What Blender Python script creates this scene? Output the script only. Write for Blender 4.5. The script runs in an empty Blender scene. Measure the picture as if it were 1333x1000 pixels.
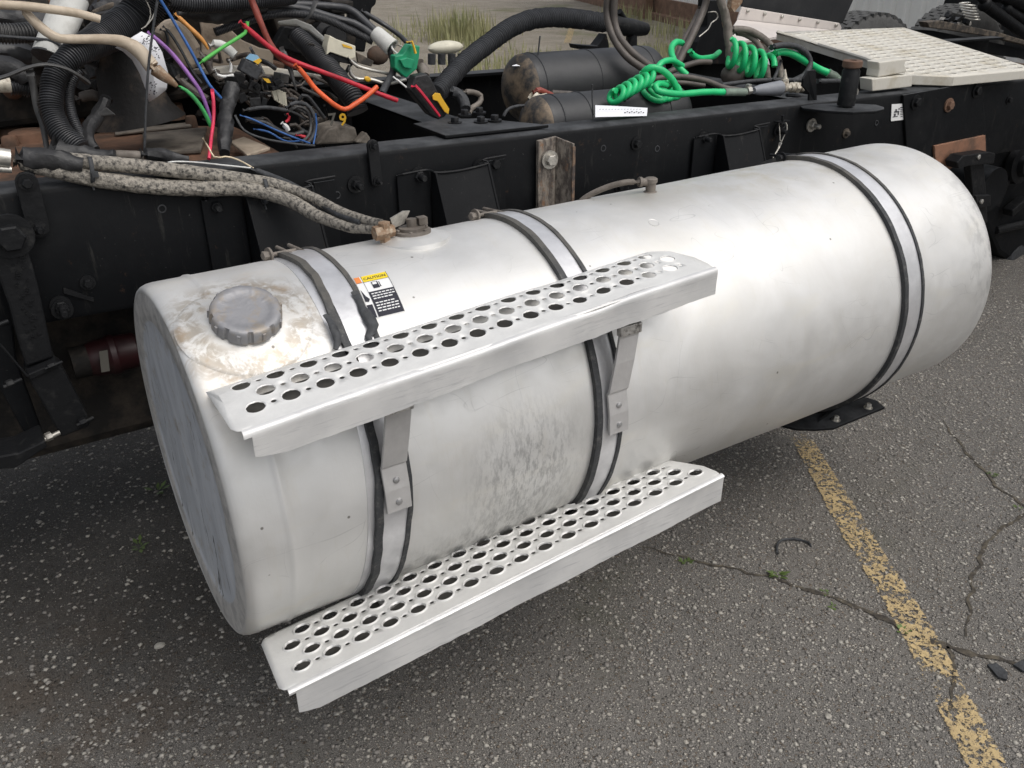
import bpy, bmesh, math, random
import numpy as np
from mathutils import Vector, Matrix, geometry, noise
random.seed(7)
rng = np.random.default_rng(7)
S = bpy.context.scene
COL = S.collection
H = 0.62                                   # height of the fuel tank axis above the ground
# ---------------------------------------------------------------- camera
CP = Vector((-0.2195, -1.4702, 0.8722 + H))
CE = (1.08772, 0.0075, -0.56409)
FPX = 1152.0                               # focal length in photo pixels (1333 wide)
cam = bpy.data.cameras.new('camera'); camo = bpy.data.objects.new('camera', cam); COL.objects.link(camo)
camo.location = CP; camo.rotation_euler = CE
cam.sensor_width = 36.0; cam.lens = FPX / 1333 * 36.0
cam.clip_start = 0.02; cam.clip_end = 400
S.camera = camo
# ---------------------------------------------------------------- light
SUN_EL, SUN_AZ = math.radians(58), math.radians(-62)      # azimuth measured from +x towards +y
w = bpy.data.worlds.new('World'); S.world = w; w.use_nodes = True
nt = w.node_tree; nt.nodes.clear()
sky = nt.nodes.new('ShaderNodeTexSky'); sky.sky_type = 'NISHITA'; sky.sun_disc = False
sky.sun_elevation = SUN_EL; sky.sun_rotation = math.pi / 2 - SUN_AZ
sky.air_density = 1.0; sky.dust_density = 5.0; sky.ozone_density = 1.0
hs = nt.nodes.new('ShaderNodeHueSaturation'); hs.inputs['Saturation'].default_value = 0.32
bg = nt.nodes.new('ShaderNodeBackground'); bg.inputs['Strength'].default_value = 0.15
wo = nt.nodes.new('ShaderNodeOutputWorld')
nt.links.new(sky.outputs[0], hs.inputs['Color']); nt.links.new(hs.outputs[0], bg.inputs[0]); nt.links.new(bg.outputs[0], wo.inputs[0])
sl = bpy.data.lights.new('sun', 'SUN'); sl.energy = 0.55; sl.angle = math.radians(80); sl.color = (1, .97, .93)
so = bpy.data.objects.new('sun', sl); COL.objects.link(so)
sd = Vector((math.cos(SUN_EL) * math.cos(SUN_AZ), math.cos(SUN_EL) * math.sin(SUN_AZ), math.sin(SUN_EL)))
so.rotation_euler = sd.to_track_quat('Z', 'Y').to_euler(); so.location = (0, 0, 8)
S.view_settings.view_transform = 'Standard'; S.view_settings.look = 'None'
S.view_settings.gamma = 1; S.view_settings.exposure = 0.14; S.view_settings.use_curve_mapping = False

# ---------------------------------------------------------------- measuring helpers
from mathutils import Euler
CR = Euler(CE).to_matrix()
def ray(px, py): return (CR @ Vector(((px - 666.5) / FPX, -(py - 500) / FPX, -1.0))).normalized()
def Y(px, py, y):                         # the point of the upright plane y seen at a photo position
    d = ray(px, py); return CP + d * ((y - CP.y) / d.y)
def X(px, py, x):
    d = ray(px, py); return CP + d * ((x - CP.x) / d.x)
def Z(px, py, z):
    d = ray(px, py); return CP + d * ((z - CP.z) / d.z)
def wid(n, p): return n / 2 * (Vector(p) - CP).length / FPX * .97    # radius of something n pixels wide at p
def ztop(x): return 0.425 + H - 0.028 * x  # top of the chassis rails

# ---------------------------------------------------------------- materials
MATS = {}
def mat(name, col, rough=.6, metal=0., var=.0, vscale=20., col2=None, mix=(.45, .6), bump=0., bscale=60., extra=None, spec=.5, coat=0.):
    m = bpy.data.materials.new(name); m.use_nodes = True; n = m.node_tree; L = n.links
    b = n.nodes['Principled BSDF']; b.inputs['Roughness'].default_value = rough; b.inputs['Metallic'].default_value = metal
    b.inputs['Specular IOR Level'].default_value = spec; b.inputs['Coat Weight'].default_value = coat
    b.inputs['Base Color'].default_value = (*col, 1)
    geo = n.nodes.new('ShaderNodeNewGeometry'); cur = None
    if var or col2:
        t = n.nodes.new('ShaderNodeTexNoise'); t.inputs['Scale'].default_value = vscale; t.inputs['Detail'].default_value = 6; t.inputs['Roughness'].default_value = .65
        L.new(geo.outputs['Position'], t.inputs['Vector'])
        r = n.nodes.new('ShaderNodeValToRGB')
        if col2: c0, c1 = col, col2; r.color_ramp.elements[0].position, r.color_ramp.elements[1].position = mix
        else:
            c0 = [max(0, c * (1 - var)) for c in col]; c1 = [min(1, c * (1 + var)) for c in col]
            r.color_ramp.elements[0].position, r.color_ramp.elements[1].position = .3, .7
        r.color_ramp.elements[0].color = (*c0, 1); r.color_ramp.elements[1].color = (*c1, 1)
        L.new(t.outputs[0], r.inputs[0]); L.new(r.outputs[0], b.inputs['Base Color']); cur = r.outputs[0]
    if bump:
        t2 = n.nodes.new('ShaderNodeTexNoise'); t2.inputs['Scale'].default_value = bscale; t2.inputs['Detail'].default_value = 5
        L.new(geo.outputs['Position'], t2.inputs['Vector'])
        bp = n.nodes.new('ShaderNodeBump'); bp.inputs['Strength'].default_value = bump; bp.inputs['Distance'].default_value = .004
        L.new(t2.outputs[0], bp.inputs['Height']); L.new(bp.outputs[0], b.inputs['Normal'])
    if extra: extra(n, L, b, geo, cur)
    MATS[name] = m; return m
class NB:                                  # tiny node builder
    def __init__(s, n): s.n = n; s.L = n.links
    def new(s, t, **k):
        o = s.n.nodes.new(t)
        for a, v in k.items(): setattr(o, a, v)
        return o
    def noise(s, vec, scale, detail=4, rough=.6, dist=0.):
        t = s.new('ShaderNodeTexNoise'); t.inputs['Scale'].default_value = scale; t.inputs['Detail'].default_value = detail
        t.inputs['Roughness'].default_value = rough; t.inputs['Distortion'].default_value = dist
        s.L.new(vec, t.inputs['Vector']); return t.outputs[0]
    def mapping(s, vec, scale, loc=(0, 0, 0), rot=(0, 0, 0)):
        m = s.new('ShaderNodeMapping'); m.inputs['Scale'].default_value = scale; m.inputs['Location'].default_value = loc; m.inputs['Rotation'].default_value = rot
        s.L.new(vec, m.inputs['Vector']); return m.outputs[0]
    def math(s, op, a, b=0., c=None, clamp=False):
        m = s.new('ShaderNodeMath', operation=op, use_clamp=clamp)
        for i, v in enumerate((a, b) if c is None else (a, b, c)):
            if isinstance(v, (int, float)): m.inputs[i].default_value = v
            else: s.L.new(v, m.inputs[i])
        return m.outputs[0]
    def ramp(s, f, a, b, ca=0., cb=1.):     # smooth step from a to b
        m = s.new('ShaderNodeMapRange', interpolation_type='SMOOTHSTEP'); m.inputs[1].default_value = a; m.inputs[2].default_value = b
        m.inputs[3].default_value = ca; m.inputs[4].default_value = cb; s.L.new(f, m.inputs[0]); return m.outputs[0]
    def mix(s, f, a, b):
        m = s.new('ShaderNodeMix', data_type='RGBA')
        for i, v in ((0, f), (6, a), (7, b)):
            if isinstance(v, (int, float)): m.inputs[i].default_value = v
            elif isinstance(v, tuple): m.inputs[i].default_value = (*v, 1)
            else: s.L.new(v, m.inputs[i])
        return m.outputs[2]
    def dist(s, vec, p, sc=(1, 1, 1)):
        m = s.mapping(vec, sc, tuple(-a * b for a, b in zip(p, sc)))
        v = s.new('ShaderNodeVectorMath', operation='LENGTH'); s.L.new(m, v.inputs[0]); return v.outputs['Value']
    def bump(s, h, strength, distance, prev=None):
        b = s.new('ShaderNodeBump'); b.inputs['Strength'].default_value = strength; b.inputs['Distance'].default_value = distance
        s.L.new(h, b.inputs['Height'])
        if prev is not None: s.L.new(prev, b.inputs['Normal'])
        return b.outputs[0]

CAPC = (0.113, -0.136, 0.30 + H)
def tank_extra(n, L, b, geo, cur):
    B = NB(n); P = geo.outputs['Position']
    c = B.mix(B.ramp(B.noise(P, 5.5, 5, .6, .6), .35, .7), (.70, .697, .682), (.635, .628, .605))
    # cloudy oxidation, streaks running round the barrel
    c = B.mix(B.ramp(B.noise(B.mapping(P, (26, 5, 5)), 1.6, 5, .7), .5, .8, 0, .26), c, (.60, .57, .50))
    c = B.mix(B.ramp(B.noise(B.mapping(P, (3, 9, 9)), 1.0, 4, .6, 1.), .52, .75, 0, .3), c, (.70, .67, .58))
    # scuffed grey area low on the barrel between the first two straps
    d = B.dist(P, (.53, -.31, -.03 + H), (1, .5, .9)); sc = B.noise(B.mapping(P, (90, 20, 28)), 1.3, 6, .75)
    f = B.math('MULTIPLY', B.ramp(d, .17, .02), B.ramp(sc, .42, .62)); c = B.mix(B.math('MULTIPLY', f, .6), c, (.22, .22, .22))
    d1 = B.dist(P, (.50, -.27, -.20 + H), (.45, 1, 1)); f = B.math('MULTIPLY', B.ramp(d1, .15, .03), B.ramp(sc, .4, .65)); c = B.mix(B.math('MULTIPLY', f, .5), c, (.28, .28, .27))
    # smudges at the rear shoulder
    d2 = B.dist(P, (1.94, -.2, .09 + H), (1.2, .6, .55)); f = B.math('MULTIPLY', B.ramp(d2, .16, .03), B.ramp(B.noise(B.mapping(P, (30, 30, 14)), 1., 6, .7), .42, .65)); c = B.mix(B.math('MULTIPLY', f, .6), c, (.26, .26, .26))
    # brown fuel grime on the filler dish: ring below the cap
    dc = B.dist(P, CAPC); nn = B.noise(P, 34, 6, .72, .6); n2 = B.noise(P, 12, 5, .7)
    ring = B.math('MULTIPLY', B.ramp(dc, .055, .078), B.ramp(dc, .155, .09))
    grime = B.math('MULTIPLY', ring, B.ramp(nn, .42, .58)); c = B.mix(B.math('MULTIPLY', grime, .72), c, (.34, .29, .225))
    g3 = B.math('MULTIPLY', B.ramp(dc, .084, .10), B.ramp(dc, .125, .104)); c = B.mix(B.math('MULTIPLY', B.math('MULTIPLY', g3, B.ramp(n2, .45, .6)), .75), c, (.29, .215, .145))
    wide = B.math('MULTIPLY', B.ramp(dc, .24, .08), B.ramp(n2, .45, .7)); c = B.mix(B.math('MULTIPLY', wide, .4), c, (.60, .49, .35))
    # dirt at the top by the sender
    d4 = B.dist(P, (1.07, 0.0, .33 + H), (.6, 1, 1)); c = B.mix(B.math('MULTIPLY', B.ramp(d4, .12, .01), .4), c, (.34, .31, .25))
    d5 = B.dist(P, (1.45, 0.02, .33 + H), (.25, 1, 1)); c = B.mix(B.math('MULTIPLY', B.ramp(d5, .17, .02), B.ramp(n2, .4, .7, 0, .55)), c, (.50, .45, .33))
    # specks
    vo = B.new('ShaderNodeTexVoronoi'); vo.inputs['Scale'].default_value = 22; L.new(P, vo.inputs['Vector'])
    wn = B.new('ShaderNodeSeparateColor'); L.new(vo.outputs['Color'], wn.inputs[0])
    f = B.math('MULTIPLY', B.ramp(vo.outputs['Distance'], .075, .04), B.math('GREATER_THAN', wn.outputs[0], .8)); c = B.mix(B.math('MULTIPLY', f, .8), c, (.12, .11, .09))
    f2 = B.math('MULTIPLY', B.ramp(B.noise(B.mapping(P, (70, 14, 14), rot=(0, .3, 0)), 1., 8, .8), .66, .74), .3); c = B.mix(f2, c, (.36, .36, .35))
    for sc_, rt in (((3, 10, 10), (0, .5, .3)), ((9, 4, 5), (.4, 0, -.3)), ((2.5, 14, 9), (0, -.2, 0))):
        l_ = B.ramp(B.math('ABSOLUTE', B.math('SUBTRACT', B.noise(B.mapping(P, sc_, rot=rt), 1.3, 1, .3), .5)), .0035, .0); c = B.mix(B.math('MULTIPLY', B.math('MULTIPLY', l_, B.ramp(B.noise(P, 7, 3, .6), .5, .62)), .4), c, (.36, .36, .35))
    L.new(c, b.inputs['Base Color'])
    L.new(B.ramp(B.noise(P, 9, 5, .7), .3, .75, .43, .62), b.inputs['Roughness'])
    nb = B.bump(B.noise(P, 3.2, 2, .4), .55, .012); nb = B.bump(B.noise(P, 55, 4, .6), .16, .0015, nb); nb = B.bump(B.noise(B.mapping(P, (260, 12, 12)), 1., 3, .6), .12, .0008, nb)
    L.new(nb, b.inputs['Normal'])
mat('tank_aluminium', (.7, .7, .68), .45, .58, extra=tank_extra)
def end_extra(n, L, b, geo, cur):
    B = NB(n); P = geo.outputs['Position']
    s = B.noise(B.mapping(P, (6, 9, 2.2), rot=(.22, 0, 0)), 1., 6, .6, 1.2)
    c = B.mix(B.ramp(s, .4, .6), (.78, .81, .85), (.62, .65, .69)); c = B.mix(B.ramp(B.noise(B.mapping(P, (6, 30, 3), rot=(.2, 0, 0)), 1.3, 4, .7, .8), .62, .66), c, (.045, .045, .05))
    c = B.mix(B.ramp(B.noise(P, 14, 6, .75), .52, .68, 0, .7), c, (.46, .42, .35)); L.new(c, b.inputs['Base Color'])
    rg = B.ramp(B.dist(P, (0, 0, H), (0, 1, 1)), .262, .268); c = B.mix(B.math('MULTIPLY', rg, .9), c, B.mix(B.ramp(B.noise(P, 20, 6, .75), .4, .62), (.72, .70, .66), (.46, .45, .43))); L.new(c, b.inputs['Base Color'])
    L.new(B.bump(B.noise(P, 30, 6, .7), .35, .003), b.inputs['Normal'])
mat('tank_end_metal', (.4, .41, .43), .45, .35, extra=end_extra)
def scrape_extra(n, L, b, geo, cur):
    B = NB(n); P = geo.outputs['Position']
    c = B.mix(B.ramp(B.noise(P, 8, 5, .6), .35, .7), (.74, .735, .72), (.60, .60, .595))
    s = B.noise(B.mapping(P, (10, 30, 150), rot=(0, -.62, 0)), 1., 7, .75)
    area = B.ramp(B.noise(P, 5, 3, .5), .38, .52)
    c = B.mix(B.math('MULTIPLY', B.math('MULTIPLY', B.ramp(s, .52, .66), area), .4), c, (.30, .30, .31)); c = B.mix(B.math('MULTIPLY', B.math('MULTIPLY', B.ramp(s, .40, .30), area), .6), c, (.90, .90, .90))
    L.new(c, b.inputs['Base Color']); L.new(B.ramp(s, .3, .7, .35, .6), b.inputs['Roughness']); L.new(B.bump(s, .18, .001), b.inputs['Normal'])
mat('step_aluminium', (.75, .75, .74), .45, .3, extra=scrape_extra)
mat('tread_aluminium', (.74, .735, .71), .5, .25, var=.09, vscale=14, bump=.2, bscale=120)
mat('backing_grey', (.13, .125, .115), .7, .1, var=.3, vscale=30)
mat('strap_steel', (.66, .66, .67), .36, .6, var=.13, vscale=18, bump=.12, bscale=90)
mat('bracket_steel', (.52, .51, .50), .42, .4, var=.1, vscale=25, bump=.15)
mat('crushed_steel', (.55, .53, .50), .5, .6, col2=(.12, .11, .10), vscale=90, mix=(.5, .66), bump=.9, bscale=120)
mat('rivet_steel', (.45, .45, .45), .4, .8, var=.2, vscale=60)
mat('rubber', (.035, .037, .04), .65, var=.5, vscale=70, bump=.5, bscale=110)
def edge_rub(n, L, b, geo, cur):
    B = NB(n); P = geo.outputs['Position']; c = B.mix(B.ramp(B.noise(P, 60, 6, .7), .5, .7, 0, .5), (.03, .032, .035), (.17, .165, .15)); sp = B.new('ShaderNodeSeparateXYZ'); L.new(P, sp.inputs[0])
    L.new(B.mix(B.math('MULTIPLY', B.ramp(sp.outputs[2], H + .27, H + .33), B.ramp(B.noise(P, 40, 5, .7), .3, .6, .3, .9)), c, (.105, .098, .085)), b.inputs['Base Color'])
mat('dusty_rubber', (.04, .04, .04), .6, bump=.5, bscale=90, extra=edge_rub)
mat('cap_metal', (.27, .27, .28), .5, .4, col2=(.30, .265, .225), vscale=22, mix=(.5, .62), bump=.3, bscale=90)
def black_extra(n, L, b, geo, cur):
    B = NB(n); P = geo.outputs['Position']; g = B.noise(P, 6, 7, .7); sc = B.noise(P, 120, 3, .6)
    c = B.mix(B.ramp(g, .45, .75, 0, .8), (.0050, .0056, .0066), (.0125, .013, .0138)); c = B.mix(B.ramp(sc, .70, .76, 0, .35), c, (.14, .14, .13)); c = B.mix(B.math('MULTIPLY', B.ramp(B.noise(P, 17, 8, .8), .60, .70), .5), c, (.075, .045, .028)); c = B.mix(B.math('MULTIPLY', B.ramp(B.noise(B.mapping(P, (40, 40, 5)), 1., 7, .75), .58, .70), .35), c, (.06, .058, .052))
    sp = B.new('ShaderNodeSeparateXYZ'); L.new(geo.outputs['Normal'], sp.inputs[0])
    c = B.mix(B.math('MULTIPLY', B.ramp(sp.outputs[2], .5, .95), B.ramp(B.noise(P, 9, 6, .7), .35, .7, .25, .8)), c, (.088, .092, .097))   # upward faces lightened: dust plus painted-in sky sheen
    L.new(c, b.inputs['Base Color']); L.new(B.ramp(g, .3, .7, .5, .75), b.inputs['Roughness']); L.new(B.bump(B.noise(P, 70, 5, .6), .2, .002), b.inputs['Normal'])
mat('black_paint', (.014, .015, .016), .7, extra=black_extra, spec=.16)
mat('black_metal', (.010, .0105, .0115), .5, .1, col2=(.035, .035, .034), vscale=40, mix=(.55, .75), bump=.4, spec=.22)
mat('rust_edge', (.20, .13, .085), .85, col2=(.06, .05, .045), vscale=45, mix=(.4, .6), bump=.6)
mat('rust_scale', (.135, .11, .085), .8, .1, col2=(.04, .035, .03), vscale=28, mix=(.42, .6), bump=.6)
def angle_extra(n, L, b, geo, cur):
    B = NB(n); P = geo.outputs['Position']; c = B.mix(B.ramp(B.noise(B.mapping(P, (60, 60, 22)), 1., 7, .75), .4, .6), (.235, .205, .17), (.07, .058, .05)); c = B.mix(B.ramp(B.noise(B.mapping(P, (45, 45, 20), loc=(3, 1, 0)), 1., 7, .8), .54, .66), c, (.20, .11, .06)); L.new(c, b.inputs['Base Color'])
mat('angle_rust', (.1, .08, .06), .75, bump=.6, extra=angle_extra)
mat('rust_orange', (.15, .085, .055), .85, col2=(.09, .06, .045), vscale=18, mix=(.45, .65), bump=.5)
mat('zinc', (.42, .40, .36), .45, .7, var=.35, vscale=90)
mat('bright_bolt', (.62, .60, .55), .4, .8, var=.2, vscale=90)
mat('brass_rusty', (.24, .155, .095), .7, .25, col2=(.40, .33, .25), vscale=60, mix=(.5, .65), bump=.5)
mat('gearbox_brown', (.19, .10, .06), .8, col2=(.075, .05, .035), vscale=9, mix=(.38, .62), bump=.7, bscale=45)
mat('gearbox_grey', (.20, .175, .145), .75, col2=(.08, .068, .055), vscale=12, mix=(.42, .62), bump=.5)
mat('conduit', (.033, .034, .037), .42, var=.35, vscale=30)
mat('conduit_dusty', (.065, .064, .062), .5, col2=(.03, .03, .03), vscale=25, mix=(.4, .6))
mat('tape_black', (.018, .018, .019), .5, var=.4, vscale=60, bump=.6, bscale=70)
mat('loom_tan', (.29, .265, .225), .75, col2=(.032, .030, .028), vscale=120, mix=(.44, .64), bump=.8, bscale=220)
mat('hose_tan', (.52, .44, .34), .6, var=.2, vscale=15, col2=(.36, .29, .21), mix=(.45, .65))
mat('hose_brown', (.085, .072, .062), .55, var=.35, vscale=18, bump=.2)
mat('hose_greybrown', (.20, .175, .15), .65, col2=(.10, .085, .07), vscale=20, mix=(.4, .65), bump=.3)
mat('green_hose', (.015, .50, .17), .38, var=.15, vscale=12)
mat('green_fitting', (.30, .36, .30), .5, .2, var=.25, vscale=50)
mat('grey_plastic', (.22, .23, .25), .55, var=.15, vscale=20)
mat('white_sleeve', (.55, .55, .52), .7, col2=(.38, .37, .34), vscale=20, mix=(.5, .75), bump=.3)
mat('cream_plastic', (.62, .59, .47), .5, var=.15, vscale=25)
mat('fitting_cream', (.50, .46, .38), .5, .1, col2=(.25, .21, .16), vscale=70, mix=(.5, .65), bump=.4)
mat('paper', (.74, .75, .78), .85, var=.04, vscale=20)
mat('ink', (.03, .03, .04), .9)
mat('print_white', (.75, .75, .74), .7)
mat('caution_yellow', (.80, .60, .02), .5); mat('warn_orange', (.75, .24, .06), .5)
for nm, c in (('wire_red', (.45, .018, .035)), ('wire_brownred', (.22, .045, .03)), ('wire_orange', (.70, .11, .03)), ('wire_green', (.10, .48, .09)), ('wire_green_dark', (.05, .36, .10)),
              ('wire_purple', (.24, .10, .33)), ('wire_blue', (.02, .09, .28)), ('wire_amber', (.50, .22, .05)), ('wire_cream', (.60, .50, .35)), ('wire_white', (.62, .62, .60)), ('wire_pink', (.60, .03, .08))):
    mat(nm, c, .5, var=.32, vscale=28, bump=.15)
mat('connector_green', (.012, .27, .13), .4, var=.2, vscale=30); mat('plastic_yellow', (.72, .42, .03), .45); mat('plastic_red', (.50, .015, .045), .4); mat('plastic_blue', (.22, .42, .60), .5)
mat('beige_shell', (.42, .35, .27), .65, col2=(.15, .115, .085), vscale=10, mix=(.45, .7), bump=.2)
mat('deck_paint', (.60, .575, .51), .6, .1, col2=(.42, .37, .27), vscale=9, mix=(.5, .75), bump=.2)
mat('panel_white', (.66, .61, .57), .5, .1, var=.07, vscale=8)
mat('tyre', (.075, .075, .073), .8, var=.3, vscale=20, bump=.5, bscale=60)
mat('dust_end', (.035, .034, .033), .6, col2=(.24, .18, .12), vscale=14, mix=(.42, .6), bump=.2)
mat('air_tank_paint', (.018, .019, .021), .45, col2=(.032, .033, .034), vscale=9, mix=(.4, .7), bump=.12)
mat('siding_paint', (.84, .84, .81), .55, .1, var=.06, vscale=2)
mat('timber', (.20, .12, .08), .85, var=.35, vscale=8, bump=.5)
mat('dark_red', (.022, .003, .004), .5, var=.4, vscale=12)
mat('tag_tan', (.11, .105, .09), .7)
mat('leaf', (.085, .13, .03), .6, var=.4, vscale=40); mat('dry_grass', (.36, .34, .18), .8, var=.35, vscale=3, col2=(.27, .28, .13), mix=(.4, .6))
mat('grimy_black', (.016, .015, .014), .7, col2=(.055, .045, .036), vscale=14, mix=(.45, .7), bump=.6, spec=.2)
mat('tower_grime', (.014, .013, .0125), .6, col2=(.10, .075, .055), vscale=11, mix=(.5, .72), bump=.6, spec=.25)
mat('copper_wood', (.25, .125, .075), .7, col2=(.13, .075, .05), vscale=16, mix=(.45, .65), bump=.3)

def ground_extra(n, L, b, geo, cur):
    B = NB(n); P = geo.outputs['Position']
    base = B.mix(B.ramp(B.noise(P, 2.1, 5, .6), .35, .7), (.060, .058, .054), (.098, .093, .087))
    base = B.mix(B.ramp(B.noise(P, 300, 3, .7), .3, .7, 0, .6), base, (.030, .028, .026))
    base = B.mix(B.ramp(B.noise(P, 620, 2, .6), .50, .57, 0, .85), base, (.34, .32, .29))
    base = B.mix(B.ramp(B.noise(P, .9, 5, .65), .45, .7, 0, .35), base, (.16, .145, .125))
    h = None
    for sc, thr, lo_, hi_ in ((48., .34, .34, .2), (88., .42, .38, .2), (135., .50, .42, .22), (210., .50, .45, .25)):
        v = B.new('ShaderNodeTexVoronoi'); v.inputs['Scale'].default_value = sc; v.inputs['Randomness'].default_value = 1.
        L.new(B.mapping(P, (1, 1, .6)), v.inputs['Vector']); s = B.new('ShaderNodeSeparateColor'); L.new(v.outputs['Color'], s.inputs[0])
        m = B.math('MULTIPLY', B.ramp(v.outputs['Distance'], lo_, hi_), B.math('GREATER_THAN', s.outputs[0], 1 - thr))
        if sc == 48.: m = B.math('MULTIPLY', m, B.math('GREATER_THAN', s.outputs[2], .7))
        tone = B.mix(s.outputs[1], (.07, .066, .06), (.46, .43, .39)); tone = B.mix(B.math('GREATER_THAN', s.outputs[2], .86), tone, (.42, .39, .34))
        tone = B.mix(B.math('LESS_THAN', s.outputs[2], .12), tone, (.19, .155, .12))
        base = B.mix(m, base, tone); h = m if h is None else B.math('ADD', h, m)
    # the truck's shade painted dark into the asphalt, then brown mud
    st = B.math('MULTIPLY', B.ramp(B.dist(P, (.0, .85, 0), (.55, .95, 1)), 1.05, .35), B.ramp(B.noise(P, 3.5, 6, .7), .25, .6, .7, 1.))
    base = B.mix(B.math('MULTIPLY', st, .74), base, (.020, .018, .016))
    mud = B.math('MULTIPLY', B.ramp(B.dist(P, (-.30, .15, 0)), .55, .1), B.ramp(B.noise(P, 6, 6, .7), .42, .62)); base = B.mix(B.math('MULTIPLY', mud, .6), base, (.085, .066, .05))
    moss = B.math('MULTIPLY', B.ramp(B.noise(P, 1.7, 4, .6), .6, .75), .35); base = B.mix(moss, base, (.075, .078, .05))
    # beyond the truck the lot is dry pale gravel
    sp = B.new('ShaderNodeSeparateXYZ'); L.new(P, sp.inputs[0])
    far = B.ramp(B.math('ADD', sp.outputs[1], B.math('MULTIPLY', B.noise(P, 1.2, 4, .6), 1.5)), 3.2, 5.); gcol = B.mix(B.ramp(B.noise(P, 2.2, 8, .8), .35, .65), (.23, .20, .155), (.33, .295, .24))
    gcol = B.mix(B.ramp(B.noise(P, .7, 5, .6), .55, .7, 0, .8), gcol, (.17, .17, .085)); base = B.mix(far, base, gcol)
    L.new(base, b.inputs['Base Color']); L.new(B.bump(B.noise(P, 260, 3, .6), .8, .003, B.bump(h, 1., .005)), b.inputs['Normal'])
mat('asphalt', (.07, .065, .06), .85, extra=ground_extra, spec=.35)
G_ = lambda px, py: Z(px, py, 0)
def paint_extra(n, L, b, geo, cur):
    B = NB(n); P = geo.outputs['Position']; out = [x for x in n.nodes if x.type == 'OUTPUT_MATERIAL'][0]
    L.new(B.mix(B.ramp(B.noise(P, 25, 6, .7), .35, .7), (.56, .42, .21), (.40, .30, .16)), b.inputs['Base Color'])
    tr = B.new('ShaderNodeBsdfTransparent'); mx = B.new('ShaderNodeMixShader'); tc = B.new('ShaderNodeUVMap')
    uv = B.new('ShaderNodeSeparateXYZ'); L.new(tc.outputs[0], uv.inputs[0])
    edge = B.math('ABSOLUTE', B.math('SUBTRACT', uv.outputs[0], .5)); e = B.ramp(edge, .36, .5, 0, .26)
    nn = B.math('ADD', B.math('MULTIPLY', B.noise(P, 120, 5, .8), .62), B.math('MULTIPLY', B.noise(P, 14, 5, .7), .38)); k = B.math('ADD', B.math('SUBTRACT', nn, e), B.math('MULTIPLY', B.math('SUBTRACT', B.noise(P, 330, 3, .7), .5), .30))
    v = B.new('ShaderNodeTexVoronoi'); v.inputs['Scale'].default_value = 130; L.new(P, v.inputs['Vector']); s = B.new('ShaderNodeSeparateColor'); L.new(v.outputs['Color'], s.inputs[0])
    k = B.math('SUBTRACT', k, B.math('MULTIPLY', B.math('GREATER_THAN', s.outputs[0], .68), .10))
    k = B.math('SUBTRACT', k, B.math('MULTIPLY', B.ramp(uv.outputs[1], .08, .0), .10)); gp = G_(1222, 893); k = B.math('SUBTRACT', k, B.math('MULTIPLY', B.ramp(B.dist(P, tuple(gp)), .06, .02), .11)); gp = G_(1150, 700); k = B.math('SUBTRACT', k, B.math('MULTIPLY', B.ramp(B.dist(P, tuple(gp)), .14, .03), .045))
    f = B.math('MULTIPLY', B.ramp(k, .435, .50), .9); L.new(f, mx.inputs[0]); L.new(tr.outputs[0], mx.inputs[1]); L.new(b.outputs[0], mx.inputs[2]); L.new(mx.outputs[0], out.inputs[0])
    L.new(B.bump(B.noise(P, 150, 4, .6), .6, .003), b.inputs['Normal'])
mat('line_paint', (.5, .32, .1), .8, extra=paint_extra)
mat('crack_dirt', (.035, .030, .025), .95, col2=(.10, .085, .062), vscale=40, mix=(.4, .6), bump=.8)
mat('stone', (.22, .205, .185), .85, var=.4, vscale=60)
mat('stone_pale', (.35, .33, .29), .8, var=.3, vscale=60)

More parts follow.
